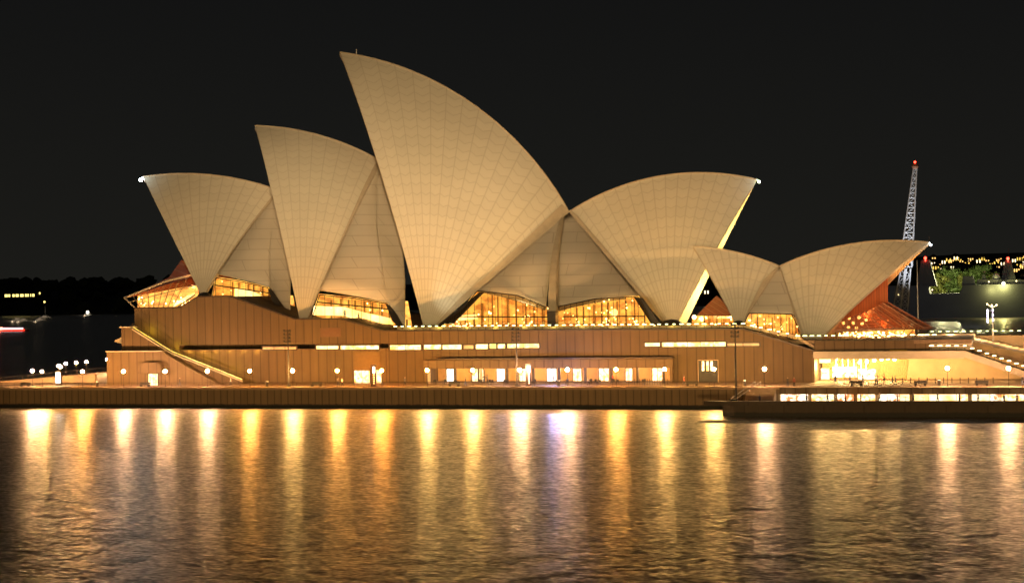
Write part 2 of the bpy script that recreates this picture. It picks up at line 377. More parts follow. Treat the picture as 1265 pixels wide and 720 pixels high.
def doorframe(x0, x1, y0, y1, zt_, parent):
    xm = (x0+x1)/2; z0 = ZQ+.01
    MB().prism([(x0-.13, z0), (x0-.13, zt_+.13), (x1+.13, zt_+.13), (x1+.13, z0), (x1, z0), (x1, zt_), (xm+.05, zt_), (xm+.05, z0), (xm-.05, z0), (xm-.05, zt_), (x0, zt_), (x0, z0)], y0, y1).build('door_frame', DARK, parent)
# hooded doorway
MB().prism([(-82.9, 8.75), (-79.2, 8.75), (-78.0, 6.4), (-84.1, 6.4)], 8.9, 10.6-.004).build('door_hood', GRAN, pod)
dr = MB().box(-82.3, -80.2, 10.45, 10.6-.003, ZQ, 6.3).build('door', G_DOOR, pod)
doorframe(-82.3, -80.2, 10.38, 10.445, 6.3, dr)
# strip windows
def strip(px0, px1, py, hpx, mat, v, cuts=()):
    x0, x1, z0, z1 = rect(px0, py-hpx/2, px1, py+hpx/2, v)
    f = MB().box(x0-.25, x1+.25, v-.10, v+0.02, z0-.18, z0).box(x0-.25, x1+.25, v-.10, v+.02, z1, z1+.25).box(x0-.25, x0, v-.10, v+.02, z0, z1).box(x1, x1+.25, v-.10, v+.02, z0, z1)
    n = max(1, int((x1-x0)/2.4))
    for j in range(1, n): xx = x0+(x1-x0)*j/n; f.box(xx-.06, xx+.06, v-.10, v-.05, z0, z1)
    fr = f.build('window', DARK, pod)
    MB().box(x0, x1, v-.045, v+.02, z0, z1).build('pane', mat, fr)
G_DIM = glow_noisy('dim_window', (0.01, 0.006, 0.0), (0.5, 0.25, 0.06), 0.8, 0.5, (1, 1, 1), .5, .7)
for a in ((325, 366, 430, 3, G_DIM), (391, 418, 429, 4, G_WIN), (421, 468, 429, 4.5, G_WING), (482, 520, 429, 5.5, G_WING), (524, 545, 428.5, 5.5, G_WING), (547, 570, 428.5, 5.5, G_WING), (573, 585, 428.5, 4.5, G_DIM), (588, 603, 428, 5.5, G_WING), (605, 613, 427.5, 5.5, G_WING), (615, 624, 427.5, 5, G_WING), (627, 666, 427, 5, G_WING), (797, 815, 425.5, 4, G_WIN), (818, 897, 425.3, 5, G_WING), (898, 938, 425.5, 3.2, G_DIM)):
    strip(a[0], a[1], a[2], a[3], a[4], 16.0 if a[0] > 480 else 16.02)
MB().box(-77.7, xb-.1, VP+.1, VP+1.0, zS-.99, zS-.9).build('ledge', DARK, pod)
x0, x1, z0, z1 = rect(396, 405, 421, 416, 16); MB().box(x0, x1, 15.9, 15.997, z0, z1).build('recessed_panel', plain('brown_panel', (0.12, 0.06, 0.03)), pod)
x0, x1, z0, z1 = rect(437, 432, 470, 456, 17); MB().box(x0, x1, 16.85, 16.997, z0+.01, z1-.3).build('recessed_panel', plain('olive_panel', (0.15, 0.09, 0.03)), pod)
x0, x1, z0, z1 = rect(438, 457, 457, 474.5, 17); d_ = MB().box(x0, x1, 16.88, 16.997, z0, z1-.02).build('door', G_DOOR, pod)
doorframe(x0, x1, 16.8, 16.875, z1-.1, d_)
x0, x1, z0, z1 = rect(464.5, 457, 471, 474.5, 17); MB().box(x0, x1, 16.88, 16.997, z0, z1).build('door', G_DOOR, pod)
# colonnade
zc = 6.95
MB().box(xcol0-.2, xcol1+.6, VP-1.4, VP-.003, zc, 8.6).build('colonnade_fascia', GRAN2, pod)
MB().box(xcol0+2.5, xcol1+.7, VP-2.2, VP-.003, 8.75, 9.0).build('canopy_roof', DARK, pod)
MB().box(xcol0, xcol1, 23.3, 23.9, ZQ, 8.7).build('colonnade_back_wall', WOOD, pod)
MB().box(xcol0, xcol1, VP+.003, 23.3, zc, 7.2).build('colonnade_ceiling', CONC, pod)
MB().box(xcol1-.02, xcol1+.5, VP-1.2, VP-.003, ZQ, zc).build('colonnade_end_wall', GRAN2, pod)
MB().box(xcol0-.1, xcol0+.4, VP-1.2, VP-.003, ZQ, zc).build('colonnade_end_wall', GRAN2, pod)
for j in range(10):
    x = PV(530+32.2*j, 465, VP-.6)[0]
    MB().box(x-.22, x+.22, VP-.9, VP-.3, ZQ, zc).build('column', CONC if j in (0, 2) else DARK, pod)
doorpx = [(552, 561, 'c'), (583, 590, 'w'), (592, 597, 'w'), (614, 623, 'c'), (641, 649, 'w'), (676, 687, 'c'), (708, 718, 'w'), (740, 752, 'w'), (773, 781, 'w'), (806, 818, 'w')]
for a, b, c_ in doorpx:
    x0 = PV(a, 462, 23)[0]; x1 = PV(b, 462, 23)[0]
    d = MB().box(x0, x1, 23.1, 23.297, ZQ, 6.4).build('door', G_DOOR if c_ == 'w' else glow('door_cool', (1.0, 0.9, 0.75), 3.5), pod)
    doorframe(x0, x1, 23.0, 23.095, 6.4, d)
for j in range(6):
    x = xcol0+4.4+j*(xcol1-xcol0-8.8)/5
    MB().box(x-.5, x+.5, 18.6, 19.2, zc-.08, zc-.003).build('ceiling_light', G_BULB, pod)
    lamp('colonnade_lamp', 'POINT', (x, 19.0, zc-.7), 620, (1, .55, .2), 0.25)
for px_, e in ((684, 1500), (618, 150), (716, 90)): lamp('screen_glow', 'POINT', PV(px_, 461, 7.5), e*1.5, (.30, .36, 1.0), 0.35)
lamp('door_glow', 'POINT', PV(447, 456, 13), 700, (1, .36, .04), .35)
for j in range(6): lamp('ledge_lamp', 'POINT', (-76+j*3.1, VP+.45, zS-1.35), 75, (1, .55, .1), .12)
# dark display window with three lit strips
x0, x1, z0, z1 = rect(863, 445, 887, 473.5, 16); wnd = MB().box(x0, x1, 15.88, 15.997, z0, z1).build('window', plain('dark_glass', (.02, .018, .015), .55), pod)
MB().box(x0-.1, x0, 15.8, 15.99, z0, z1+.1).box(x1, x1+.1, 15.8, 15.99, z0, z1+.1).box(x0, x1, 15.8, 15.99, z1, z1+.12).build('window_frame', STONE, wnd)
for a, b in ((867, 870), (872.5, 875.5), (877.5, 880.5)):
    q0, q1, r0, r1 = rect(a, 446, b, 458, 15.8); MB().box(q0, q1, 15.8, 15.875, r0, r1).build('light_strip', G_DOOR, wnd)

# ------------------------------------------------------------------ shells
def center(Fp, T, B, R):
    a = T-Fp; b = B-Fp; n = np.cross(a, b); nn = n@n
    cc = Fp+(np.cross(n, a)*(b@b)+np.cross(b, n)*(a@a))/(2*nn); r2 = (cc-Fp)@(cc-Fp)
    n = n/sqrt(nn); h = sqrt(max(0, R*R-r2)); C1, C2 = cc+n*h, cc-n*h
    return C1 if C1[1] > C2[1] else C2
def slerp(A, B, O, s):
    a = A-O; b = B-O; w_ = acos(max(-1, min(1, (a@b)/(np.linalg.norm(a)*np.linalg.norm(b))))); return O+(a*sin((1-s)*w_)+b*sin(s*w_))/sin(w_)
class Shell: pass
def make_shell(T, B, P, vF, R, v0, k, nribs, parent, label, thick=0.9):
    s = Shell(); s.T = PA(*T, v0, k); s.B = PA(*B, v0, k); s.F = PV(*P, vF); s.C = center(s.F, s.T, s.B, R); s.R = R
    n = np.array([-k, 1, 0])/sqrt(1+k*k); s.n = n
    s.mir = lambda p: p-2*n*((p-s.T)@n)
    O = s.C+n*((s.T-s.C)@n); s.O = O
    s.ridge = lambda t: slerp(s.T, s.B, O, t)
    NT, NS = 30, 28; ts = np.linspace(0, 1, NT+1); ss = np.linspace(0.03, 1, NS+1)
    outer = [[slerp(s.F, s.ridge(t), s.C, q) for t in ts] for q in ss]
    L = [R*acos(((s.F-s.C)@(s.ridge(t)-s.C))/(R*R)) for t in ts]
    uvs = [[(t*nribs, q*L[i]) for i, t in enumerate(ts)] for q in ss]
    inner = [[s.C+(p-s.C)*(1-(thick*(0.45+0.55*ss[a]))/R) for p in r] for a, r in enumerate(outer)]
    # keep the inner skin on its own side of the axis plane
    def side(p, lim):
        d = (p-s.T)@n
        return p-n*(d-lim) if d > lim else p
    inner = [[side(p, -0.02) for p in r] for r in inner]
    m = MB(); m.grid(outer, uvs, flip=True)
    mo = [[s.mir(p) for p in r] for r in outer]; m.grid(mo, uvs)
    o = m.build('roof_shell', TILE, parent, smooth=True); o['label'] = label
    mi = MB(); mi.grid(inner); mi.grid([[s.mir(p) for p in r] for r in inner], flip=True)
    mi.build('shell_lining', RIBIN, o, smooth=True)
    rim = MB()
    for A, I in ((outer, inner), (mo, [[s.mir(p) for p in r] for r in inner])):
        rim.grid([[r[0] for r in A], [r[0] for r in I]]); rim.grid([[r[-1] for r in A], [r[-1] for r in I]]); rim.grid([A[0], I[0]])
    rim.build('shell_edge', CONC, o)
    rb = MB(); rb.path([s.ridge(t)+np.array([0, 0, .03]) for t in np.linspace(0, 1, 24)], 0.16, 6); rb.build('ridge_beam', CONC, o)
    s.obj = o
    return s
def on_sphere(px, py, s, lift=0.0):
    d = ray(px, py); d = d/np.linalg.norm(d); oc = CAM-s.C; b = oc@d; c = oc@oc-(s.R+lift)**2; disc = b*b-c
    if disc < 0: return CAM+d*(-b)
    return CAM+d*(-b-sqrt(disc))
def fold_band(s, pts, parent, s0=0.05):     # raised plain rib beside the fold; pts trace its outer line from foot to ridge
    n = 16; rows_o = []; 
    cum = [0]
    for a, b in zip(pts[:-1], pts[1:]): cum.append(cum[-1]+math.dist(a, b))
    for i in range(n+1):
        d = cum[-1]*i/n
        j = max(q for q in range(len(pts)-1) if cum[q] <= d+1e-9); f = (d-cum[j])/(cum[j+1]-cum[j])
        rows_o.append(on_sphere(pts[j][0]+(pts[j+1][0]-pts[j][0])*f, pts[j][1]+(pts[j+1][1]-pts[j][1])*f, s, 0.35))
    inn = []
    for i in range(n+1):
        q = s0+(1-s0)*i/n; p = slerp(s.F, s.B, s.C, q); inn.append(s.C+(p-s.C)*(1+0.35/s.R))
    low = [s.C+(p-s.C)*((s.R-0.02)/(s.R+.35)) for p in rows_o]; inl = [s.C+(p-s.C)*((s.R-0.9)/(s.R+.35)) for p in inn]
    m = MB(); m.grid([rows_o, inn]); m.grid([low, rows_o]); m.grid([inn, inl])
    m.build('edge_rib', CONC, parent)
def ruled(c1, c2, name, mat, parent, bulge=0.0, label=None, flip=False, n=14):
    rows = []; uvs = []
    for a, b in zip(c1, c2):
        r = []; u = []
        for i in range(n+1):
            t = i/n; p = a*(1-t)+b*t; p = p+np.array([0, -1, 0.25])*bulge*4*t*(1-t)*min(1, np.linalg.norm(a-b)/10); r.append(p); u.append((t*np.linalg.norm(a-b), p[2]))
        rows.append(r); uvs.append(u)
    m = MB(); m.grid(rows, uvs, flip)
    o = m.build(name, mat, parent, smooth=True)
    if label: o['label'] = label
    sd = o.modifiers.new('thickness', 'SOLIDIFY'); sd.thickness = 0.35; sd.offset = 0
    return o
def curve(pts, n=12):                          # resample a list of 3d points
    pts = [np.array(p) for p in pts]; cum = [0]
    for a, b in zip(pts[:-1], pts[1:]): cum.append(cum[-1]+np.linalg.norm(b-a))
    out = []
    for i in range(n+1):
        d = cum[-1]*i/n; j = max(q for q in range(len(pts)-1) if cum[q] <= d+1e-9); f = (d-cum[j])/(cum[j+1]-cum[j]); out.append(pts[j]*(1-f)+pts[j+1]*f)
    return out
def fold_from(s, px, n=12, end=1.0, axis=0, lift=-0.25):       # fold curve from the point whose picture column (axis 0) or row (1) is px
    best = min(np.linspace(0, 1, 201), key=lambda t: abs(proj(slerp(s.F, s.B, s.C, t))[axis]-px))
    return [(lambda p: s.C+(p-s.C)*(1+lift/s.R))(slerp(s.F, s.B, s.C, best+(end-best)*i/n)) for i in range(n+1)]
def proj(p): q = np.array(p)-CAM; z = q@fw; return (CX+F_PX*(q@R2)/z, CY-F_PX*(q@U2)/z)

hall = thing('concert_hall', 'largest group of four cream tiled sails over glowing glass foyers on the podium', 'concert hall', (-20, 50, 14))
V0, K = 50, 0.05
s1 = make_shell((176.6, 218.6), (346, 236), (250, 368), 26.7, 100, V0, K, 12, hall, 'lowest tiled sail at the left end with a white light at its tip')
s2 = make_shell((315, 155.5), (472, 200), (373, 408), 17, 78, V0, K, 9, hall, 'second sail from the left, middle in height')
s3 = make_shell((420, 65), (703, 262), (526, 414), 25.3, 100, V0, K, 15, hall, 'tallest pointed tiled sail in the centre')
s4 = make_shell((935, 222), (703, 262), (830, 412), 38, 90, 50, 0.10, 15, hall, 'broad sail leaning right with a floodlit yellow edge')
fold_band(s1, [(258, 354.7), (270, 333), (293.3, 298), (310.8, 274.6), (334, 245), (340, 237)], hall)
fold_band(s2, [(382, 390), (392.4, 362), (410, 321), (430.3, 274), (448, 233), (463, 203)], hall)
fold_band(s3, [(541, 397), (568, 368), (610, 332.5), (658, 287), (688, 258), (694, 252)], hall)
fold_band(s4, [(819, 394), (800, 369), (774, 339), (745, 303), (711, 264), (705, 259)], hall)
# side shells
A3 = PA(694, 269, V0, K)
R3 = PV(674, 383, 28); L4 = PV(690, 384, 28)
f3 = fold_from(s3, 590, end=0.985)
ruled(f3, curve([R3, R3*0.5+A3*0.5+np.array([0, -2.5, 0.6]), A3]), 'side_shell', SIDE, hall, 2.0)
f4 = fold_from(s4, 793, end=0.985)
A4 = PA(697, 269, V0, K)
ruled(f4, curve([L4, L4*.5+A4*.5+np.array([0, -2.5, .6]), A4]), 'side_shell', SIDE, hall, 2.0)
m = MB(); P1 = PV(677, 384, 25.5); P2 = PV(687.5, 384, 25.5); PT = PA(695, 266, V0, K)+np.array([0, -1.2, 0])
def bow(a, b, q=np.array([0, -2.9, .6]), n=10): return [a*(1-t)+b*t+q*4*t*(1-t) for t in np.linspace(0, 1, n)]
c1, c2 = bow(P1, PT), bow(P2, PT+np.array([.5, 0, 0])); back = np.array([0, 2.2, 0])
m.grid([c1, c2]); m.grid([[p+back for p in c1], c1]); m.grid([c2, [p+back for p in c2]]); m.build('pillar_rib', CONC, hall)
q0 = PV(677, 384, 26); q1 = PV(687, 384, 26); MB().box(q0[0], q1[0], 25.6, 27.5, 13.5, q0[2]).build('pillar', DARK, hall)
# side pieces behind sails one and two
f1 = fold_from(s1, 269, end=0.97)
seam1 = curve([PV(334, 355, 30), PV(333, 310, 34), PV(339, 262, 42), PA(344, 240, V0, K)])
ruled(f1, seam1, 'side_shell', SIDE, hall, 1.2)
ruled(seam1, curve([PV(358.5, 389, 26), PV(359, 345, 32), PV(356, 290, 40), PA(349, 242, V0, K)+np.array([0, -2., 0])]), 'louvre_shell', SIDE, hall, 0.3)
f2 = fold_from(s2, 395, end=0.97)
seam2 = curve([PV(479, 374, 24), PV(472, 325, 28), PV(465.5, 280, 34), PV(466, 225, 44), PA(470, 203, V0, K)])
ruled(f2, seam2, 'side_shell', SIDE, hall, 1.2)
ruled(seam2, curve([PV(500, 404, 24.5), PV(500, 345, 31), PV(496, 290, 38), PV(486, 235, 45), PA(478, 205, V0, K)+np.array([0,1.,0])]), 'louvre_shell', SIDE, hall, 0.3)
for qs in ([(337, 359), (345, 372), (354, 389), (350.5, 389), (341, 378), (333.5, 357)],):
    MB().prism([XZ(*q, 27.5) for q in qs], 26.5, 27.5).build('louvre_leg', IRON, hall)
for qs in ([(481, 377), (491, 389), (498, 403), (493, 403), (486, 396), (478, 376)],):
    MB().prism([XZ(*q, 23.5) for q in qs], 22.8, 23.6).build('louvre_leg', IRON, hall)
# feet
def foot(px, py, v, w_, parent):
    c = PV(px, py, v); MB().ball((c[0], c[1]+.5, c[2]-.6), w_, 14, 7, 0.75).build('shell_foot', IRON, parent, True)
foot(251, 364, 27, 1.6, hall); foot(374, 399, 18.5, 1.7, hall); foot(528, 411, 26, 2.4, hall); foot(829, 404, 37, 3.0, hall)

def glazing(outline, v, depth, parent, nm, lights, bulbs=0, power=700, horiz=(), top=None, back=True, band=None, col=(1, .50, .12)):
    pts = [XZ(a, b, v) for a, b in outline]
    g = MB().prism(pts, v, v+.08).build('glass_wall', GLASS, parent)
    xs = [p[0] for p in pts]; x0, x1 = min(xs), max(xs)
    def span(x):
        zz = []
        for (a, b) in zip(pts, pts[1:]+pts[:1]):
            if (a[0]-x)*(b[0]-x) < 0: zz.append(a[1]+(b[1]-a[1])*(x-a[0])/(b[0]-a[0]))
        return (min(zz), max(zz)) if len(zz) >= 2 else None
    mm = MB()
    for j in range(nm+1):
        x = x0+(x1-x0)*(j+.5)/(nm+1); r = span(x)
        if r: 
            lean = 0.8*(j/nm-.5); mm.tube((x, v-.05, r[0]), (x, v-.05, r[1]), 0.055, n=4)
    for (a, b) in zip(pts, pts[1:]+pts[:1]): mm.tube((a[0], v-.05, a[1]), (b[0], v-.05, b[1]), 0.09, n=4)
    for hpts in horiz:
        hh_ = [XZ(a, b, v) for a, b in hpts]; mm.path([(x, v-.08, z) for x, z in hh_], 0.12, 4)
    mm.build('mullions', DARK, g)
    xm = [min(xs)-1.5, max(xs)+1.5]; zs = [p[1] for p in pts]
    if back:
        bw = [XZ(a, b, v+depth) for a, b in outline]; cx_ = sum(p[0] for p in bw)/len(bw); cz_ = sum(p[1] for p in bw)/len(bw)
        MB().prism([(cx_+(p[0]-cx_)*1.02, cz_+(p[1]-cz_)*1.05) for p in bw], v+depth, v+depth+.3).build('foyer_glow_wall', G_HALL, parent)  # wall glows by itself to stand for the lit foyer
        r_ = MB(); nn_ = int((xm[1]-xm[0])/2.2)
        for j in range(nn_):
            x = x0+1+(j+.5)*(x1-x0-2)/nn_+random.uniform(-.4, .4); sp2 = span(x)
            if sp2: r_.box(x-.15, x+.15, v+depth-.35, v+depth-.02, sp2[0], sp2[1]-.8)
        r_.build('timber_posts', WOOD, parent)
    for (lx, ly) in lights: lamp('foyer_lamp', 'POINT', PV(lx, ly, v+depth*.5), power, col, 0.4)
    if bulbs:
        bb = MB()
        for j in range(bulbs):
            x = random.uniform(x0+.5, x1-.5); r = span(x)
            if r: 
                z = random.uniform(r[0]+.6*(r[1]-r[0])*.2, r[1]-.3); bb.ball((x, v+random.uniform(1.5, depth*.7), z), random.uniform(.09, .2), 8, 5)
        bb.build('pendant_lights', G_BULB, parent)
    if band:
        bpts = [XZ(a, b, v+depth*.6) for a, b in band]; MB().prism(bpts, v+depth*.6, v+depth*.6+.15).build('glow_band', G_BAND, parent)  # self-glowing plate that paints the bright band of stair light
    return g
glazing([(267, 343), (300, 348), (331, 355.5), (344, 382), (356, 392), (330, 384), (300, 375), (281, 367), (262, 368)], 28.5, 7, hall, 9, [(285, 358), (325, 368)], 8, 420, horiz=([(265, 352), (333, 362)],), band=[(290, 356), (312, 360), (341, 373), (344, 380), (318, 374), (290, 366)])
glazing([(395, 364), (436, 368), (478, 375), (490, 392), (498, 409), (473, 409), (440, 399), (415, 394), (385, 394)], 24, 7, hall, 9, [(415, 384), (460, 392)], 8, 420, horiz=([(392, 373), (482, 382)],), band=[(388, 378), (425, 379), (450, 386), (482, 393), (486, 401), (448, 398), (425, 390), (386, 389)])
glazing([(590, 359), (640, 365), (676, 380), (677, 408), (540, 408), (552, 396), (572, 381)], 27.5, 9, hall, 15, [(570, 396), (608, 388), (650, 394)], 34, 330, horiz=([(562, 391), (677, 391.5)],), band=[(566, 390), (588, 388), (590, 394), (566, 396)])
glazing([(688, 379), (735, 369), (788, 366), (800, 388), (808, 408), (687, 408)], 27.5, 9, hall, 15, [(710, 392), (745, 388), (780, 392)], 48, 430, horiz=([(696, 391), (796, 390.5)],))
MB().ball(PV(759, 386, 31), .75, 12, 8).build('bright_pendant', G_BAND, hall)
MB().prism([XZ(*q, 29) for q in ((784, 367), (794, 368), (817, 401), (806, 401))], 28.2, 29.2).build('louvre_leg', IRON, hall)
MB().prism([XZ(*q, 29) for q in ((598, 361), (593, 361), (545, 400), (560, 400))], 28.4, 29.3).build('louvre_leg', IRON, hall)
# north foyer: glass cone under sail one
def mir1(p): return s1.mir(np.array(p))
nf = MB(); ap = PA(154, 368, V0, K); bq = [PV(167, 380.5, 33), PV(218, 380.5, 26), PV(241, 364, 25)]
tp = [PV(243, 343, 30), PA(226, 322, V0, K), PV(206, 347, 38)]
pts_n = dict(ap=ap, e1=PV(206, 347, 38), e2=PV(243, 342, 31), r=PA(226, 321, V0, K))
G_NF = MB().poly([ap, PV(240, 341, 31), PV(243, 362, 25.5), bq[1], bq[0]])
g = G_NF.build('glass_wall', GLASS, hall)
mm = MB(); mm.path([ap, PV(206, 347, 36), PV(240, 339, 31)], .25, 5); mm.path([bq[0], bq[1], bq[2]], .16, 5); mm.path([ap, bq[0]], .16, 5)
for t in np.linspace(.12, .9, 8): mm.tube(bq[0]*(1-t)+bq[1]*t, ap*(1-t)+PV(240, 341, 31)*t, .09, n=4)
mm.path([PV(160, 373, 40), PV(242, 352, 28)], .1, 4)
mm.build('mullions', CONC, g)
rf = MB(); rf.poly([ap, PV(243, 340, 31), PA(236, 330, V0, K)]); rf.poly([ap, PA(236, 330, V0, K), mir1(PV(243, 340, 31))]); rf.build('canopy_roof', COPPER, hall)
rf = MB(); rf.poly([PV(205, 348, 40), PA(224, 321, V0, K), PV(240, 352, 30)]); rf.poly([PV(205, 348, 40)+np.array([0, .3, 0]), PA(224, 321, V0, K), mir1(PV(240, 352, 30))]); rf.build('copper_glass_roof', COPPER, hall)
MB().prism([XZ(170, 384, 60), XZ(245, 384, 60), XZ(245, 345, 60), XZ(170, 362, 60)], 60, 60.3).build('foyer_glow_wall', G_HALL, hall)
bb = MB()
for j in range(22):
    q = PV(random.uniform(170, 236), random.uniform(366, 378), random.uniform(34, 50)); bb.ball(q, random.uniform(.1, .22), 8, 5)
bb.build('pendant_lights', G_BULB, hall)
MB().prism([XZ(214, 379, 29), XZ(240, 364, 29), XZ(240, 361, 29), XZ(214, 375, 29)], 29, 29.15).build('glow_band', G_BAND, hall)
lamp('foyer_lamp', 'POINT', PV(225, 366, 38), 900, (1, .5, .14), .4); lamp('foyer_lamp', 'POINT', PV(190, 372, 42), 500, (1, .6, .2), .4)
lamp('foyer_lamp', 'POINT', PV(222, 340, 30), 300, (1, .35, .12), .4)
# glowing plates that paint the light in the slits between the sails
for a in ([(358.5, 365), (361.5, 365), (366, 390), (359, 390)], [(499, 372), (503.5, 372), (509, 404), (500, 404)]):
    MB().prism([XZ(*q, 34) for q in a], 34, 34.2).build('slot_glow', G_HALL, hall)
# south foyer seen past sail four
sf = MB(); c = PV(885, 365, 52); sf.poly([PV(861, 389, 44), c, PV(912, 390, 44)]); sf.poly([c, PV(912, 390, 44), PV(925, 389, 60)]); sf.build('copper_glass_roof', COPPER, hall)
glazing([(856, 389), (910, 390), (908, 405), (852, 405)], 44.5, 6, hall, 10, [(870, 394), (895, 394)], 12, 300)
lamp('foyer_lamp', 'POINT', PV(882, 372, 38), 500, (1, .4, .12), .4)

# tip lights and the floodlit edge of sail four
for px_, py_, s_ in ((174.5, 222.5, s1), (933, 223, s4), (1147, 301, None)):
    pass
def tip_light(s, off, r, mat, parent, e):
    q = s.T+np.array(off); m_ = MB().ball(q, r, 10, 6).tube(q, s.T, .08); m_.build('tip_light', mat, parent)
    lamp('tip_lamp', 'POINT', q+np.array([np.sign(off[0])*3.0, -1.5, .3]), e, (.8, .95, 1), .3)
tip_light(s1, (-.5, -.1, -.7), .42, G_COOL, hall, 3000)
tip_light(s4, (.5, -.3, -.5), .30, glow('tip_green', (.8, 1, .6), 9), hall, 500)
for q in (0.25, .5, .75, .95):
    p = s4.mir(slerp(s4.F, s4.T, s4.C, q*.6+.02)) if False else None
b0 = PV(862, 399, 30)
for q, e in ((0.0, 26000), (.5, 14000)):
    fq = s4.mir(slerp(s4.F, s4.T, s4.C, .12)); lamp('edge_floodlight', 'SPOT', (fq[0]+3.0+q*3, fq[1]-16-q*4, 15.6), e*7, (1, .82, .28), .4, s4.mir(slerp(s4.F, s4.T, s4.C, .35+q*.8)), 40, .7)
fq = s4.mir(slerp(s4.F, s4.T, s4.C, .14)); lamp('edge_floodlight', 'POINT', fq+np.array([3.2, -7, .2]), 12000, (1, .86, .35), .3)
# lamps at the feet of the tallest sail
lamp('foot_floodlight', 'SPOT', (PV(545, 398, 18)[0], 18.5, 15.2), 2800, (1, .88, .62), .3, PV(556, 355, 30), 44, 1.0)
lamp('foot_floodlight', 'SPOT', (PV(812, 398, 19)[0], 19.5, 15.2), 3500, (1, .6, .22), .3, PV(830, 340, 40), 80, .8)
lamp('foot_floodlight', 'SPOT', (PV(640, 398, 19)[0], 19.0, 15.2), 5000, (1, .66, .28), .3, PV(640, 320, 35), 80, .8)
mast_ = MB().tube(s3.ridge(.06)+np.array([0, 0, .1]), s3.ridge(.06)+np.array([0, 0, 1.3]), .09); mast_.build('lightning_rod', STEEL, hall)

# ------------------------------------------------------------------ restaurant pavilion
rest = thing('restaurant_pavilion', 'small separate pair of cream tiled sails at the right end, lit dining glass beneath', 'restaurant', (50, 34, 12))
W0, KK = 34, 0.05
s5 = make_shell((856.6, 304.4), (963, 329), (913, 408), 27, 84, W0, KK, 10, rest, 'smaller sail of the pavilion leaning left')
s6 = make_shell((1148, 299.6), (963, 329), (1001, 432), 24.5, 88, 41.0, -0.10, 14, rest, 'longer sail of the pavilion opening to the right over a glass prow')
fold_band(s5, [(921, 390), (933, 365), (942, 347), (956, 333), (960, 330)], rest)
fold_band(s6, [(989, 411), (978, 380), (970, 350), (965, 333)], rest)
ruled(fold_from(s5, 386, end=.98, axis=1), fold_from(s6, 388, end=.98, axis=1), 'side_shell', SIDE, rest, .4)
foot(912, 399, 27.5, 1.5, rest); foot(1002, 420, 27.5, 1.8, rest)
glazing([(925, 387), (978, 388), (986, 404), (990, 420), (945, 416), (918, 402)], 27.4, 6, rest, 9, [(940, 397), (968, 400)], 26, 330)
# prow: upper standing glass wall then the flared copper canopy
corner_t = PA(1096.5, 343, W0, KK); corner_b = PA(1097, 373.5, W0, KK); apex = PA(1151, 404.5, W0, KK)
wl = PV(1040, 396, 29.0); wt = PV(1046, 386, 29.0); eL = PV(1028, 409, 25.5)
def mir6(p): return s6.mir(np.array(p))
m = MB(); m.poly([wl, corner_b, corner_t, wt]); m.poly([mir6(wl), mir6(wt), corner_t, corner_b])
wallg = m.build('prow_glass', panel_mat('orange_glazing', (0.65, 0.17, 0.045), 0.95, (0.25, 0.05, 0.02), gap=.06), rest)
k = NB('canopy_glass'); fz = k.noise(0.5, (1, 1, 1), 3)
k.col((0.42, 0.17, 0.10)); k.rough(.25); k.b.inputs['Transmission Weight'].default_value = 0.0
trn = k.n('ShaderNodeBsdfTransparent'); trn.inputs[0].default_value = (.8, .42, .25, 1); mxs = k.n('ShaderNodeMixShader'); mxs.inputs[0].default_value = .3
k.l(k.b.outputs[0], mxs.inputs[1]); k.l(trn.outputs[0], mxs.inputs[2]); k.l(mxs.outputs[0], k.t.nodes['Material Output'].inputs[0]); CANG = k.m
def lerp(a, b, t): return a*(1-t)+b*t
rows = [[lerp(lerp(wl, corner_b, t), lerp(eL, apex, t), q) for t in np.linspace(0, 1, 9)] for q in np.linspace(0, 1, 7)]
m = MB(); m.grid(rows); m.grid([[mir6(p) for p in r] for r in rows], flip=True)
cg = m.build('canopy_glass', CANG, rest)
mm = MB()
for c_ in range(9): mm.tube(rows[0][c_], rows[-1][c_], .11, n=4); mm.tube(mir6(rows[0][c_]), mir6(rows[-1][c_]), .11, n=4)
for r in rows[1:-1]: mm.path(r, .05, 4)
mm.path(rows[-1], .28, 6); mm.path([corner_b, apex], .16, 5)
mm.build('mullions', plain('copper_bar', (.6, .32, .2), .4), cg)
base_r = PV(1137, 419, 30); m = MB()
bl = [PV(1030, 421, 27), PV(1128, 421, 30), PA(1136, 419, W0, KK)]
m.poly([rows[-1][0], rows[-1][-1], bl[2], bl[1], bl[0]]); ug = m.build('glass_wall', GLASS, rest)
mm = MB()
for t in np.linspace(0.03, 1, 12): mm.tube(lerp(rows[-1][0], rows[-1][-1], t), lerp(bl[0], bl[2], t), .06, n=4)
mm.build('mullions', DARK, ug)
MB().prism([XZ(1020, 424, 46), XZ(1130, 424, 46), XZ(1130, 405, 46), XZ(1095, 380, 46), XZ(1030, 400, 46)], 46, 46.3).build('dining_glow_wall', G_HALL, rest)  # dining room light painted as a glowing wall
bb = MB()
for j in range(70):
    px_ = random.triangular(1030, 1130, 1075); bb.ball(PV(px_, random.uniform(409.5, 417.5), random.uniform(29.5, 40)), random.uniform(.1, .24), 8, 5)
for (a, b) in ((1042, 399), (1049, 393), (1054, 399), (1061, 392), (1065, 400), (1070, 395), (1048, 404), (1058, 405)): bb.ball(PV(a, b, 37), .32, 8, 5)
bb.build('pendant_lights', G_BULB, rest)
MB().prism([XZ(1108, 409, 35), XZ(1114, 409, 35), XZ(1114, 418, 35), XZ(1108, 418, 35)], 35, 35.2).build('lit_doorway', G_DOOR, rest)
for q, e in ((PV(1060, 402, 36), 700), (PV(1090, 404, 36), 600), (PV(1115, 410, 36), 350), (PV(1068, 392, 37), 900)): lamp('dining_lamp', 'POINT', q, e, (1, .48, .14), .4)
qq = PV(1110, 392, 22); lamp('canopy_lamp', 'POINT', qq, 260, (1, .8, .6), .3)
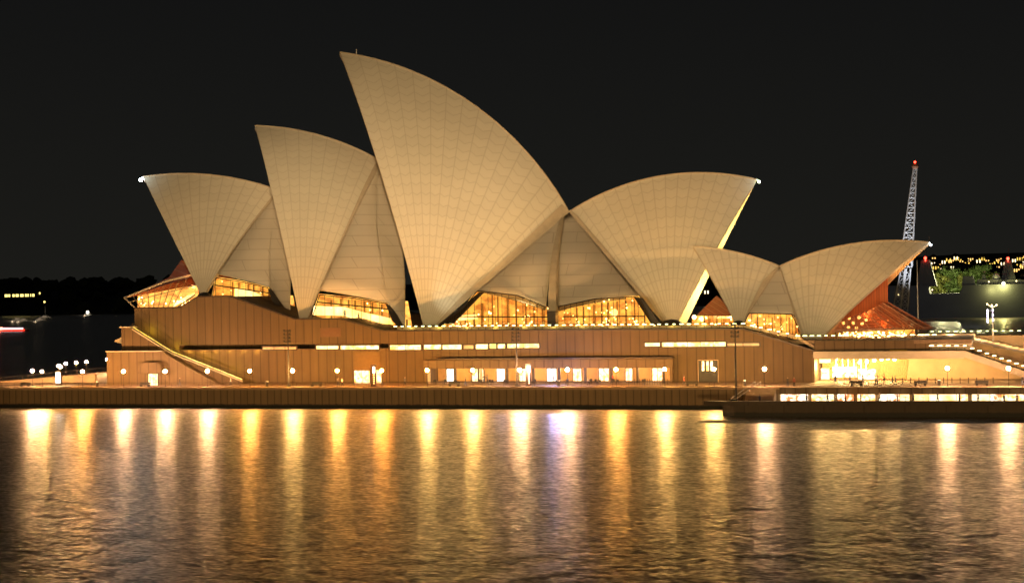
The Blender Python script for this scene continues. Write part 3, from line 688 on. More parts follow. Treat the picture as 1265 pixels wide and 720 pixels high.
lamp('mouth_floodlight', 'SPOT', PV(1090, 385, 33)+np.array([5, -2, 0]), 5200, (1, .5, .15), .4, s6.T+np.array([-6, 2, -1]), 70, .8)
tip_light(s6, (.3, -.2, -.5), .22, glow('tip_cool', (.8, .9, 1), 10), rest, 300)
MB().tube(s6.T, s6.T+np.array([0, 0, 1.2]), .07).build('lightning_rod', IRON, rest)

# ------------------------------------------------------------------ terrace, walkway and forecourt at the right
ter = thing('restaurant_terrace', 'raised terrace with timber fascia beneath the small sails', 'terrace', (60, 16, 10))
MB().slab([(50.5, 17.5), (77, 15.2), (84, 15.2), (84, 60), (50.5, 60)], 11.2, 11.9).build('deck', PAVE, ter)
MB().box(55.1, 76.5, 15.5, 16.2, 9.93, 11.85).build('fascia', GRAN, ter)
MB().box(55.1, 84, 16.3, 59, 9.93, 11.19).build('deck_core', CONC, ter)
q = PV(1109, 433, 15); MB().box(q[0]-1.5, q[0]+1.7, 15.0, 15.25, 9.4, 10.0).build('yellow_sign', plain('yellow_board', (.8, .5, .03)), ter)
wk = thing('footbridge', 'concrete footbridge that runs flat then ramps down to the right over the lit concourse', 'footbridge', (80, 15, 9))
wpts = [(55.05, 8.7), (55.05, 9.9), (82.8, 9.85), (93.2, 6.1), (104, 2.6+1.6), (104, 3.0), (93.2, 4.9), (82.8, 8.65)]
MB().prism(wpts, 13.6, 15.0).build('edge_beam', CONC, wk)
MB().prism([(55.05, 9.3), (55.05, 9.9), (82.8, 9.8), (93.2, 6.05), (104, 4.1), (104, 3.6), (93.2, 5.5), (82.8, 9.2)], 15.004, 22).build('deck', PAVE, wk)
# monumental steps falling to the right, and the wall behind
st = MB(); nst = 26
for j in range(nst):
    x = 84+j*1.2; z = 10.9-j*0.3; st.box(x, x+1.2-.001, 28.5, 59.9, ZQ, z)
so = st.build('monumental_steps', STONE); tag(so, 'broad sandy stone steps climbing to the podium behind the footbridge', 'steps')
struct(MB().box(77, 140, 60, 70, 3, 11.2).build('upper_forecourt', STONE))
struct(MB().slab([(-88, 92.01), (140, 92.01), (140, 71), (120, 71), (120, 140), (-88, 140)], -2, 3.9).build('eastern_promenade', PAVE))
# undercroft concourse
und = thing('undercroft_concourse', 'brightly lit sheltered concourse under the footbridge with hanging lamps', 'concourse', (60, 20, ZQ))
MB().box(55.2, 83, 28, 28.4, ZQ, 9.2).build('back_wall', WOOD, und)
MB().prism([(72, 7.6), (72, 9.2), (83.5, 9.2), (104, 4.2), (104, ZQ), (71.5, ZQ)], 26.5, 27.9).build('sloping_wall', STONE, und)
MB().box(55.1, 82.5, 15.05, 28.4, 8.35, 8.65).build('soffit', CONC, und)
MB().box(54.6, 55.05, 15.2, 28, ZQ, 9.3).build('end_wall', GRAN2, und)
x0, x1, z0, z1 = rect(1006, 440.5, 1026, 448, 24); MB().box(x0, x1, 24, 24.2, z0, z1).build('lit_panel', G_DOOR, und)
x0, x1, z0, z1 = rect(1028, 453, 1058, 466, 27); MB().box(x0, x1, 27.6, 27.9, z0, z1).build('lit_shopfront', G_BAR, und)
x0, x1, z0, z1 = rect(1010, 455, 1024, 472, 27); MB().box(x0, x1, 27.4, 27.9, z0, z1).build('lit_shopfront', G_DOOR, und)
x0, x1, z0, z1 = rect(1060, 456, 1082, 470, 27); MB().box(x0, x1, 27.4, 27.9, z0, z1).build('lit_shopfront', G_BAR, und)
for j, (a, b) in enumerate(((1062, 447.6), (1071, 446), (1080, 445), (1089, 443.5), (1097, 442.4), (1105, 443.7), (1034, 443), (1033, 451), (1041, 455), (1048, 456), (1055, 455), (1064, 458), (1070, 460))):
    qp = PV(a, b, 20); t_ = MB().ball(qp, .33 if j < 6 else .22, 10, 6); t_.tube(qp, (qp[0], qp[1], 8.35), .03); t_.build('hanging_lamp', glow('pendant_globe', (1, .68, .3), 16) if j == 0 else bpy.data.materials['pendant_globe'], und)
for a, e in ((1015, 1100), (1040, 1000), (1070, 1000), (1100, 800), (1135, 380), (1170, 380), (1205, 320), (1240, 260)): lamp('concourse_lamp', 'POINT', PV(a, 452, 19.5), e*4.0, (1, .60, .20), .4)
# fill lamps added in mid-air to light the forecourt steps and wall
for a in (1140, 1175, 1210, 1245, 1280): lamp('step_fill_light', 'POINT', PV(a, 415, 47)+np.array([0, 0, 1.0]), 2600, (1, .62, .28), .3)
for xx, zz in ((79, 11.4), (84, 11.2), (88.5, 9.6), (93, 8)): lamp('ramp_lamp', 'POINT', (xx, 18, zz), 120, (1, .66, .3), .2)
for a in (1010, 1060, 1110): lamp('terrace_lamp', 'POINT', PV(a, 417, 20)+np.array([0, 0, 1.0]), 60, (1, .75, .3), .3)
# bars at water level
bar = thing('waterside_bar', 'long glowing bar under the promenade on the lower landing', 'bar', (70, 0, zl))
MB().box(50.5, 120, -1.3, -.15, 2.8, ZQ+.02).build('canopy_fascia', GRAN, bar)
MB().box(50.5, 120, -1.2, -.2, ZQ+.024, ZQ+.1).build('canopy_top', STONE, bar)
xs_ = 50.6; wi = 0
while xs_ < 118:
    wdt = random.uniform(1.6, 5.5); gmat = random.choice([G_BAR, G_BAR, G_DOOR, G_WIN])
    MB().box(xs_, xs_+wdt, -.5, -.2, zl+.01, 2.79).build('lit_bay', gmat, bar); xs_ += wdt+random.choice([.12, .12, .3, .7])
lamp('bar_lamp', 'POINT', PV(1055, 491, -6), 320, (1, .32, .02), .3)
for j in range(9):
    xx = 52+j*5; lamp('bar_lamp', 'POINT', (xx, -2.8, 2.9), 60, (1, .72, .42), .15)
# stair from quay to landing
stp = MB()
for j in range(6): stp.box(44.6, 49.8, -5.0+j*.75, -5.0+(j+1)*.75-.001, zl-.5, zl+.4*(j+1))
tag(stp.build('landing_steps', STONE), 'short pale steps from the quay down to the lower landing', 'steps')
rl = MB()
for dx in (0, 1.0):
    rl.tube((43.6+dx-1.2, -6.0, zl+.9), (47.2+dx-1.2, -.4, ZQ+1.1), .06); rl.tube((43.6+dx-1.2, -6.0, zl), (43.6+dx-1.2, -6.0, zl+.9), .06); rl.tube((47.2+dx-1.2, -.4, ZQ), (47.2+dx-1.2, -.4, ZQ+1.1), .06)
tag(rl.build('stair_handrail', STEEL), 'pair of pale steel handrails slanting down to the lower landing', 'handrail')
MB_ = MB().box(42.6, 43.6, -9.5, -8.6, zl, zl+.9).box(42.5, 43.7, -9.6, -8.5, zl+.9, zl+1.0); tag(MB_.build('bollard', IRON), 'dark squat mooring bollard at the left end of the landing', 'bollard')

# ------------------------------------------------------------------ balustrades
def balustrade(path, label, mat_l, step=1.45, lights=True, h=1.05, maxl=100, lightmat=None, y_in=0.0, glassy=True):
    t = thing('balustrade', label, 'balustrade', path[0])
    bars = MB(); posts = MB(); n_l = 0; lts = []
    for a, b in zip(path[:-1], path[1:]):
        a = np.array(a, float); b = np.array(b, float); L = np.linalg.norm(b-a); m_ = max(1, int(L/step))
        bars.tube(a+[0, 0, h], b+[0, 0, h], .055, n=5); bars.tube(a+[0, 0, .12], b+[0, 0, .12], .05, n=4)
        for j in range(m_):
            p = lerp(a, b, j/m_); posts.tube(p, p+[0, 0, h], .045, n=4); lts.append(p+[0, 0, h-.14])
    bars.build('handrail', DARK, t); posts.build('posts', DARK, t)
    if lights:
        for j, p in enumerate(lts[:maxl]):
            r = random.Random(j*3+len(lts)); ln = r.uniform(.25, .42)
            MB().box(p[0]-ln, p[0]+ln, p[1]-.12, p[1]-.02, p[2]-.05, p[2]+.09).build('rail_light', mat_l, t)
    return t
zt = 14.35
balustrade([(-29.5, 16.3, zt+.2), (41.3, 16.3, zt)], 'long level balustrade with greenish rail lights in front of the big sails', G_RAIL)
MB().prism([(-29.5, 14.75), (41.3, 14.4), (51.6, 12.25), (55, 10.2), (55, 10.75), (51.8, 12.8), (41.5, 14.95), (-29.5, 15.3)], 17.2, 17.5).build('parapet_kerb', STONE, pod)
for j in range(12): lamp('rail_wash', 'POINT', (-26.5+j*6.0, 16.75, zt+1.1), 60, (1, .88, .22), .1)
for j in range(4): lamp('rail_wash', 'POINT', (43+j*3.0, 16.75, zt+.5-j*.8), 16, (1, .88, .3), .1)
balustrade([(41.5, 16.35, zt), (51.6, 16.6, 11.95)], 'short balustrade of rail lights sloping down below the pavilion', G_RAIL, 1.7)
balustrade([(52, 15.6, 11.9), (78.6, 15.6, 11.9)], 'level balustrade with rail lights along the terrace in front of the pavilion', G_RAIL, 1.3)
balustrade([(76.8, 14.0, 9.9), (82.8, 14.0, 9.85), (93.2, 14.0, 6.1), (104, 14, 4.2)], 'sloping balustrade with warm rail lights following the footbridge ramp down', G_RAILW, 1.3)
balustrade([(75, 60.5, 11.2), (120, 60.5, 11.2)], 'far balustrade with rail lights along the upper forecourt at right', G_RAIL, 1.6)
t_ = balustrade([(-189, .6, ZQ+.1), (-60, .6, ZQ+.1), (43.5, .6, ZQ+.1)], 'thin unlit steel railing along the quay edge', None, 3.0, lights=False, h=.95)
cpts = [(-88+2.5, 5)]
arc = [(-124, 18.5), (-124.3, 30), (-124.8, 55), (-121.8, 78), (-112, 91.5)]
balustrade([(x, y, ZQ+.01) for x, y in arc], 'railing around the curved northern promenade', None, 2.5, lights=False, h=1.0)
nw = MB()
wp = [(-121, 13), (-117, 15.5), (-111, 17), (-104, 17.6), (-98.6, 17.2)]
for a, b in zip(wp[:-1], wp[1:]):
    za = ZQ+.6+(a[0]+121)*.062; zb = ZQ+.6+(b[0]+121)*.062
    i = len(nw.v); nw.v += [(a[0], a[1], ZQ-.1), (b[0], b[1], ZQ-.1), (b[0], b[1], zb), (a[0], a[1], za), (a[0], a[1]+.5, ZQ-.1), (b[0], b[1]+.5, ZQ-.1), (b[0], b[1]+.5, zb), (a[0], a[1]+.5, za)]
    for f in ((0, 1, 2, 3), (3, 2, 6, 7), (5, 4, 7, 6), (0, 3, 7, 4), (1, 5, 6, 2)): nw.f.append(tuple(i+c for c in f))
tag(nw.build('ramp_wall', STONE), 'pale curved ramp wall at the left end of the promenade', 'wall')
lamp('wall_wash', 'POINT', (-103, 14, ZQ+1.2), 130, (1, .65, .3), .2); lamp('wall_wash', 'POINT', (-112, 12, ZQ+1.0), 60, (1, .6, .25), .2)
tag(MB().prism([(-136.0, ZQ), (-134.5, ZQ+.8), (-120.5, ZQ+.8), (-119.5, ZQ)], 6, 8.5).build('planter', STONE), 'low stone planter near the left edge of the quay', 'planter')

# ------------------------------------------------------------------ lamps along the quay
def lamp_post(loc, label, first=None):
    if first is None:
        t = thing('street_lamp', label, 'street lamp', (0, 0, 0), 'globe lamps along the quay')
        p = MB().tube((0, 0, 0), (0, 0, .35), .13, .1, 8).tube((0, 0, .35), (0, 0, 2.95), .055, .045, 8); p.build('pole', IRON, t)
        MB().tube((0, 0, 2.92), (0, 0, 3.02), .14, .17, 8).build('collar', IRON, t)
        MB().ball((0, 0, 3.27), .31, 12, 7).build('globe', G_LAMP, t, True)
        t.location = [float(c) for c in loc]; return t
    return dup(first, loc, label=label)
marks = ['on the quay outside the small left door hood, left of it', 'in front of the hooded doorway at the left end', 'below the middle of the yellow lit stair', 'at the foot of the yellow lit stair', 'just right of the left floodlight mast', 'left of the lit double door by the black totem', 'right of the lit double door by the black totem', 'at the left end of the colonnade', 'in front of the colonnade, second from its left end', 'beside the centre floodlight mast at the colonnade', 'in front of the colonnade, right of the white and black totem', 'in front of the colonnade, two bays from its right end', 'at the right end of the colonnade', 'in front of the dark window with three lit strips', 'between the right mast and the lit undercroft', 'in front of the sandy wall under the footbridge', 'at the far right edge below the footbridge ramp']
pxs = [152.5, 204, 256, 308.5, 361.5, 416.5, 471.6, 527.5, 584, 642, 701, 761, 821, 882, 944.5]
pos = [(PV(p, 458, 2)[0], 2.0, ZQ) for p in pxs] + [(80.0, 2.0, ZQ), (90.5, .9, ZQ)]
L0 = None; hue = [0, 0, 0, 1, 2, 1, 3, 2, 2, 0, 0, 1, 2, 2, 0, 0, 0]
GL = []
def set_hue(o, h):
    g_ = [c for c in o.children if c.name.startswith('globe')][0]
    if not GL:
        for k_ in range(4):
            m_ = g_.data.copy(); m_.materials[0] = G_LAMPS[k_]; GL.append(m_)
    g_.data = GL[h]
for i_, (q, mk) in enumerate(zip(pos, marks)):
    l_ = lamp_post(q, 'globe street lamp '+mk, L0); set_hue(l_, hue[i_])
    if L0 is None: L0 = l_
left = [((-107.3, 6.5), 'leftmost globe lamp on the quay'), ((-102.8, 2.9), 'globe lamp second from the left on the quay'), ((-93.0, 2.2), 'low globe lamp in front of the pale ramp wall'), ((-119.3, 40.4), 'distant globe lamp on the curved promenade, left of three in a row'), ((-118.9, 44.4), 'distant globe lamp on the curved promenade, middle of three in a row'), ((-118.5, 48.4), 'distant globe lamp on the curved promenade, right of three in a row'), ((-120.4, 61.5), 'farthest globe lamp, touching the left corner of the podium'), ((-114.0, 28.3), 'left one of two close globe lamps above the white totem'), ((-111.1, 24.3), 'right one of two close globe lamps above the white totem')]
for j_, ((x, y), lb) in enumerate(left): set_hue(dup(L0, (x, y, ZQ), label=lb), (0, 2, 1, 0, 2, 0, 0, 2, 2)[j_])


# ------------------------------------------------------------------ masts with floodlights
def mast(px_, pyt, v, zb, label):
    b = PV(px_, 460, v); tz = PV(px_-1, pyt, v)[2]
    t = thing('floodlight_mast', label, 'light mast', (b[0], v, zb), 'floodlight masts on the quay')
    MB().tube((b[0], v, zb), (b[0], v, tz), .2, .11, 8).build('pole', IRON, t)
    MB().box(b[0]-.35, b[0]+.35, v-.35, v+.35, zb, zb+.4).build('base', IRON, t)
    m_ = MB()
    for r in range(4):
        z = tz-.3-r*.72; m_.tube((b[0]-.75, v-.1, z), (b[0]+.75, v-.1, z), .05, n=5)
    m_.build('crossbars', IRON, t)
    for r in range(4):
        for dx in (-.6, .6): 
            z = tz-.3-r*.72; MB().tube((b[0]+dx, v-.15, z-.1), (b[0]+dx, v-.5, z+.15), .16, .22, 8).build('floodlight', IRON, t)
mast(356.5, 407, 4, ZQ, 'dark floodlight mast on the quay in front of the left sails')
mast(638.5, 405, 4, ZQ, 'dark floodlight mast on the quay in front of the colonnade')
mast(909, 399, -6, zl, 'tallest floodlight mast, standing on the lower landing')
# totems
def totem(px_, v, h, w_, label, lit, top_lit):
    b = PV(px_, 476, v); x = b[0]
    t = thing('display_totem', label, 'totem', (x, v, ZQ))
    MB().box(x-w_/2, x+w_/2, v, v+.5, ZQ, ZQ+h).build('body', DARK, t)
    if top_lit:
        MB().box(x-.02, x+w_/2-.12, v-.06, v-.003, ZQ+h*.62, ZQ+h*.9).build('lit_top', glow('totem_glow', (.75, 1, .85), 6), t)
        scr = MB()
        for j in range(5): scr.box(x+.05, x+w_/2-.2, v-.05, v-.004, ZQ+.5+j*.42, ZQ+.75+j*.42)
        scr.build('screen', glow('totem_screen', (.7, .18, .08), .5), t)
    if lit:
        MB().box(x-w_/2+.1, x+w_/2-.1, v-.06, v-.003, ZQ+.5, ZQ+h-.35).build('lit_screen', G_COOL if False else glow('totem_white', (1, .96, .82), 5), t)
totem(461, 4.5, 4.3, 1.05, 'black totem with a glowing top beside the lit double door', False, True)
totem(652.5, 4.5, 4.3, 1.05, 'black totem with a glowing top in front of the colonnade', False, True)
totem(72, 9, 3.1, 1.3, 'bright white screen totem at the left end of the quay', True, False)
lamp('totem_lamp', 'POINT', PV(71, 465, 7.5), 220, (.9, 1, .9), .3)
for a in (462, 653): lamp('totem_lamp', 'POINT', PV(a, 450, 3.4), 90, (.75, 1, .85), .2)

# light mast at right
b = PV(1226.6, 419, 45); t = thing('forecourt_light_mast', 'slim forecourt mast with two columns of cool violet lights and three top lamps', 'light mast', (b[0], 45, 8))
topz = PV(1226, 377, 45)[2]
MB().tube((b[0], 45, 6), (b[0], 45, topz), .13, .09, 8).build('pole', STEEL, t)
for dx, zs in ((-.95, (383.5, 387, 390.5, 394, 397)), (.1, (383, 389, 395))):
    for py_ in zs:
        z = PV(1226, py_, 45)[2]; MB().box(b[0]+dx-.11, b[0]+dx+.11, 44.6, 44.85, z-.22, z+.22).build('light_panel', G_VIOLET, t)
MB().tube((b[0]-.95, 44.7, PV(1226, 398, 45)[2]), (b[0]-.95, 44.7, PV(1226, 382, 45)[2]), .05).tube((b[0]-.95, 44.7, PV(1226, 384, 45)[2]), (b[0], 45, PV(1226, 384, 45)[2]), .05).build('bracket', STEEL, t)
for dx, dz in ((-1.0, .25), (-.1, 0), (.8, .05)): MB().ball((b[0]+dx, 44.8, topz+dz), .16, 8, 5).tube((b[0]+dx, 44.8, topz+dz), (b[0], 45, topz-.5), .03).build('top_lamp', G_RAILW, t)
fp0 = PV(1134, 392, 62); t = MB().tube((fp0[0], 62, 11), (fp0[0], 62, PV(1134, 323, 62)[2]), .14, .07, 8).ball((fp0[0], 62, PV(1134, 323, 62)[2]+.1), .15, 8, 5)
tag(t.build('flagpole', plain('pole_grey', (.3, .3, .3), .5)), 'thin bare flagpole rising right of the glass prow', 'flagpole')

# benches, bollards
def bench(x, y, z, label, first=None):
    if first: return dup(first, (x, y, z), label=label)
    t = thing('bench', label, 'bench', (x, y, z), 'dark benches on the quay')
    MB().box(x-1.15, x+1.15, y-.25, y+.25, z+.42, z+.52).build('seat', IRON, t); MB().box(x-1.15, x+1.15, y+.22, y+.3, z+.55, z+.95).build('backrest', IRON, t)
    for dx in (-.85, .85): MB().prism([(x+dx-.15, z), (x+dx+.15, z), (x+dx+.25, z+.42), (x+dx-.25, z+.42)], y-.2, y+.2).build('leg', IRON, t)
    return t
B0 = bench(PV(1058, 476, 4)[0], 4, ZQ, 'dark bench in front of the people under the hanging lamps')
def put_b(px_, lb): 
    x = PV(px_, 476, 4)[0]; d = dup(B0, (x, 4, ZQ), label=lb)
    for c in d.children: c.matrix_parent_inverse = B0.children[0].matrix_parent_inverse.copy()
for px_, lb in ((1137, 'dark bench in front of the sandy wall under the footbridge'), (1213, 'dark bench at right below the footbridge ramp'), (179, 'dark bench left of the hooded doorway'), (391, 'dark bench between the left mast and the lit double door'), (31, 'dark bench near the left edge of the quay'), (561, 'dark bench in front of the second column of the colonnade'), (855, 'long dark bench just right of the colonnade')): put_b(px_, lb)
K0 = None
for j in range(12):
    x = PV(1116+10.1*j, 470, 15)[0]
    if K0 is None:
        K0 = thing('bollard', 'slim dark bollard in the even row before the sandy wall', 'bollard', (0, 0, 0), 'bollards before the sandy wall'); MB().tube((0, 0, 0), (0, 0, 1.0), .09, .08, 8).ball((0, 0, 1.0), .1, 8, 5).build('post', IRON, K0); K0.location = (x, 12, ZQ)
    else: dup(K0, (x, 12, ZQ))
for j in range(14):
    x = PV(784+3.1*j, 470, 9)[0]
    if j == 0:
        K1 = thing('fence_post', 'short dark post in the close row before the right end of the colonnade', 'post', (0, 0, 0), 'posts before the colonnade'); MB().tube((0, 0, 0), (0, 0, 1.05), .05, n=6).tube((0, 0, 1.0), (0, 0, 1.1), .08, n=6).build('post', IRON, K1); K1.location = (x, 9, ZQ)
    else: dup(K1, (x, 9, ZQ))

BN = None
for px_, lb in ((120, 'dark litter bin beside the pale ramp wall'), (330, 'dark litter bin right of the yellow stair foot'), (690, 'dark litter bin in front of the bluish door'), (920, 'dark litter bin right of the tallest mast'), (1160, 'dark litter bin beside the lamp before the sandy wall')):
    x = PV(px_, 474, 5)[0]
    if BN is None:
        BN = thing('litter_bin', lb, 'bin', (0, 0, 0)); MB().tube((0, 0, 0), (0, 0, .95), .28, .3, 12).build('body', IRON, BN); MB().tube((0, 0, .95), (0, 0, 1.08), .32, .24, 12).build('lid', STEEL, BN); BN.location = (x, 5, ZQ)
    else: dup(BN, (x, 5, ZQ), label=lb)
# cafe tables and chairs before the colonnade
def table(x, y):
    if not hasattr(table, 'p'):
        t = thing('cafe_table', 'small dark cafe table in front of the colonnade', 'table', (0, 0, 0), 'cafe tables before the colonnade'); MB().tube((0, 0, .72), (0, 0, .76), .45, n=12).build('tabletop', IRON, t); MB().tube((0, 0, 0), (0, 0, .72), .04).tube((0, 0, 0), (0, 0, .04), .25, .2, 8).build('pedestal', IRON, t)
        t.location = (x, y, ZQ); table.p = t; return
    dup(table.p, (x, y, ZQ))
def chair(x, y, r):
    if not hasattr(chair, 'p'):
        t = thing('cafe_chair', 'dark cafe chair beside a table at the colonnade', 'chair', (0, 0, 0), 'cafe chairs before the colonnade'); MB().box(-.22, .22, -.22, .22, .43, .47).build('seat', IRON, t); MB().box(-.22, .22, .19, .23, .47, .9).build('backrest', IRON, t)
        for a in (-.2, .2):
            for b in (-.2, .2): MB().tube((a, b, 0), (a, b, .43), .02, n=4).build('leg', IRON, t)
        t.location = (x, y, ZQ); t.rotation_euler = (0, 0, r); chair.p = t; return
    dup(chair.p, (x, y, ZQ), r)
for px_ in (545, 556, 571, 600, 612, 630, 665, 694, 706, 733, 744, 765, 799):
    x = PV(px_, 472, 15.5)[0]; y = 12.2+random.uniform(-.8, .8); table(x, y)
    for a in (0.3, 3.4): a += random.uniform(-.5, .5); chair(x+.75*sin(-a), y+.75*cos(a)*-1*-1, a) if False else chair(x-.75*sin(a), y+.75*cos(a), a)

# ------------------------------------------------------------------ people
CLO = [plain('cloth_dark', (.03, .03, .035)), plain('cloth_grey', (.18, .17, .17)), plain('cloth_white', (.6, .58, .55)), plain('cloth_blue', (.06, .08, .14)), plain('cloth_red', (.35, .06, .04))]
SKIN = plain('skin', (.5, .32, .22)); HAIR = plain('hair', (.03, .02, .015))
def person(loc, label, cloth, rot=0.0, pose=0, h=1.72):
    V = [(0, 0, .92), (0, 0, 1.12), (0, .0, 1.38), (0, 0, 1.50), (0, -.02, 1.62)]
    E = [(0, 1), (1, 2), (2, 3), (3, 4)]; Rr = [.14, .125, .15, .06, .10]
    sw = .14 if pose == 1 else .03
    for sgn in (-1, 1):
        i = len(V); f = sgn*sw
        V += [(sgn*.10, 0, .86), (sgn*.11, -f*.6-.02, .48), (sgn*.11, -f*1.6+.02, .08), (sgn*.12, -f*1.6-.12, .04)]; Rr += [.095, .06, .045, .04]
        E += [(0, i), (i, i+1), (i+1, i+2), (i+2, i+3)]
        i = len(V); bend = .22 if pose == 2 else .05
        V += [(sgn*.19, 0, 1.40), (sgn*.24, f*.8+.02, 1.14), (sgn*.23, f*1.2-bend, .94 if pose != 2 else 1.10), (sgn*.225, f*1.2-bend-.02, .85 if pose != 2 else 1.14)]; Rr += [.06, .045, .035, .035]
        E += [(2, i), (i, i+1), (i+1, i+2), (i+2, i+3)]
    me = bpy.data.meshes.new('person'); me.from_pydata(V, E, []); o = bpy.data.objects.new('person', me); C.objects.link(o)
    me.materials.append(cloth)
    sk = o.modifiers.new('skin', 'SKIN'); lay = me.skin_vertices[0] if me.skin_vertices else None
    if lay is None:
        bm = bmesh.new(); bm.from_mesh(me); bm.verts.layers.skin.verify(); bm.to_mesh(me); bm.free(); lay = me.skin_vertices[0]
    for j, r in enumerate(Rr): lay.data[j].radius = (r, r*.8)
    lay.data[0].use_root = True
    ss_ = o.modifiers.new('sub', 'SUBSURF'); ss_.levels = 1; ss_.render_levels = 1
    o.location = [float(c) for c in loc]; o.rotation_euler = (0, 0, rot); o.scale = (h/1.72,)*3
    o.matrix_world = Matrix.Translation(o.location) @ Matrix.Rotation(rot, 4, 'Z')
    tag(o, label, 'person')
    hd = MB().ball((0, -.02, 1.66), .098, 10, 8, 1.2).ball((0, -.12, 1.655), .018, 6, 4); hd_o = hd.build('face', SKIN); hd_o.parent = o
    hh2 = MB().ball((0, .015, 1.70), .105, 10, 8, 1.05).build('hair', HAIR); hh2.parent = o
    lg = MB()
    for sgn in (-1, 1):
        f = sgn*sw; lg.tube((sgn*.10, 0, .9), (sgn*.11, -f*.6-.02, .48), .105, .075, 8).tube((sgn*.11, -f*.6-.02, .48), (sgn*.11, -f*1.6+.02, .1), .075, .06, 8)
    lg_o = lg.build('trousers', CLO[0] if cloth != CLO[0] else CLO[3]); lg_o.parent = o
    return o
def pp(px_, v, z, lb, c_, rot=0, pose=0): person((PV(px_, 470, v)[0], v, z), lb, CLO[c_], rot, pose)
pp(417.5, 3.2, ZQ+.01, 'person in dark clothes strolling left of a pair before the lit double door', 0, 1.4, 1)
pp(422.8, 3.0, ZQ+.01, 'person in a pale top strolling beside another before the lit double door', 2, 1.4, 1)
pp(598, 14.2, ZQ+.01, 'person in a dark top standing at the third colonnade bay', 0, 0, 2)
pp(602, 14.0, ZQ+.01, 'person in a grey top standing at the third colonnade bay', 1, 2.5)
pp(684, 14.0, ZQ+.01, 'person in a blue top standing at the bluish lit colonnade door', 3, .4, 2)
pp(757, 14.0, ZQ+.01, 'person in a red top by the cafe tables right of the middle of the colonnade', 4, 1.0)
pp(1032, 10, ZQ+.01, 'person in dark clothes standing at the left of the lit undercroft', 0, .5)
pp(1081.5, 6, ZQ+.01, 'person in grey bending slightly, left of the tall pair in the undercroft', 1, 1.5, 2)
pp(1084, 6.2, ZQ+.01, 'person in a white top close beside the one in grey', 2, -1.5)
pp(1102.5, 6.5, ZQ+.01, 'person in dark clothes, left of the pair walking at the end of the hanging lamps', 0, 1.3, 1)
pp(1106, 6.5, ZQ+.01, 'person in blue clothes, right of the pair walking at the end of the hanging lamps', 3, 1.3, 1)
pp(1263, 5, ZQ+.01, 'person in dark clothes at the far right edge on the promenade', 0, .2)
pp(973, 1.5, ZQ+.01, 'person in dark clothes leaning at the quay railing left of the undercroft', 0, 0, 2)
pp(981, 1.6, ZQ+.01, 'person in a red top at the quay railing left of the undercroft', 4, 0)
pp(996, -6, zl+.01, 'person in dark clothes on the lower landing at the left end of the bar', 0, .7)
pp(1240, -6, zl+.01, 'person in dark clothes on the lower landing near the right edge', 0, 2.2)
pp(1256, -6, zl+.01, 'person in a red top on the lower landing at the right edge', 4, 0)
pp(938, -8, zl+.01, 'person in blue clothes on the lower landing below the slanting handrails', 3, .9)
person((PV(426, 384, 26.5)[0], 26.5, 15.6+1.6), 'person silhouetted in the foyer under the second sail', CLO[0], .3)
person((PV(443, 386, 26.5)[0], 26.5, 15.2+1.2), 'person standing right of another in the foyer under the second sail', CLO[1], 1.3)
for px_, v_, zz, c_, lb, ro, po in ((1022, -5, zl, 1, 'person in grey at the high table farthest left on the lower landing', .4, 2), (1044, -3.5, zl, 4, 'person in a red top by the second bay of the bar', 1.2, 0), (1063, -4, zl, 0, 'person in black near the orange patch of the bar', 2.0, 2), (1086, -3.2, zl, 2, 'person in white below the hanging lamps on the lower landing', .2, 1), (1108, -5, zl, 3, 'person in blue below the end of the hanging lamps on the lower landing', 1.7, 0), (1128, -4.4, zl, 1, 'person in grey on the lower landing left of the middle bench', .9, 2), (1158, -3, zl, 0, 'person in black on the lower landing right of the middle bench', 1.1, 1), (1185, -4, zl, 4, 'person in red on the lower landing below the sandy wall', 2.5, 0), (1208, -3.4, zl, 2, 'person in white on the lower landing below the right bench', .1, 2), (222, 6, ZQ+.01, 0, 'person in black walking right of the hooded doorway', 1.5, 1), (285, 7, ZQ+.01, 2, 'person in white near the foot of the yellow stair', -1.3, 1), (500, 6, ZQ+.01, 3, 'person in blue walking left of the colonnade', 1.5, 1), (575, 5, ZQ+.01, 0, 'person in black walking in front of the second colonnade lamp', -1.5, 1), (727, 6, ZQ+.01, 1, 'person in grey walking in front of the right half of the colonnade', 1.4, 1), (845, 6, ZQ+.01, 4, 'person in red walking just past the right end of the colonnade', 1.5, 1), (1050, 12, ZQ+.01, 3, 'person in blue at the lit shopfront of the undercroft', .3, 0), (1066, 14, ZQ+.01, 0, 'person in black under the first hanging lamp', .9, 2), (1092, 13, ZQ+.01, 4, 'person in red under the fifth hanging lamp', 2.9, 0)):
    pp(px_, v_, zz, lb, c_, ro, po)
U0 = None
for j, px_ in enumerate((1012, 1030, 1052, 1074, 1096, 1118, 1140)):
    x = PV(px_, 492, -5)[0]
    if U0 is None:
        U0 = thing('bar_table', 'high round table with people-height stools on the lower landing', 'table', (0, 0, 0), 'tables on the lower landing')
        MB().tube((0, 0, 1.0), (0, 0, 1.05), .4, n=12).build('tabletop', WHITE, U0); MB().tube((0, 0, 0), (0, 0, 1.0), .04).tube((0, 0, 0), (0, 0, .04), .25, n=8).build('pedestal', IRON, U0); U0.location = (x, -4, zl)
        U0['label'] = 'high round white table on the lower landing before the bar'
    else: dup(U0, (x, -4, zl))

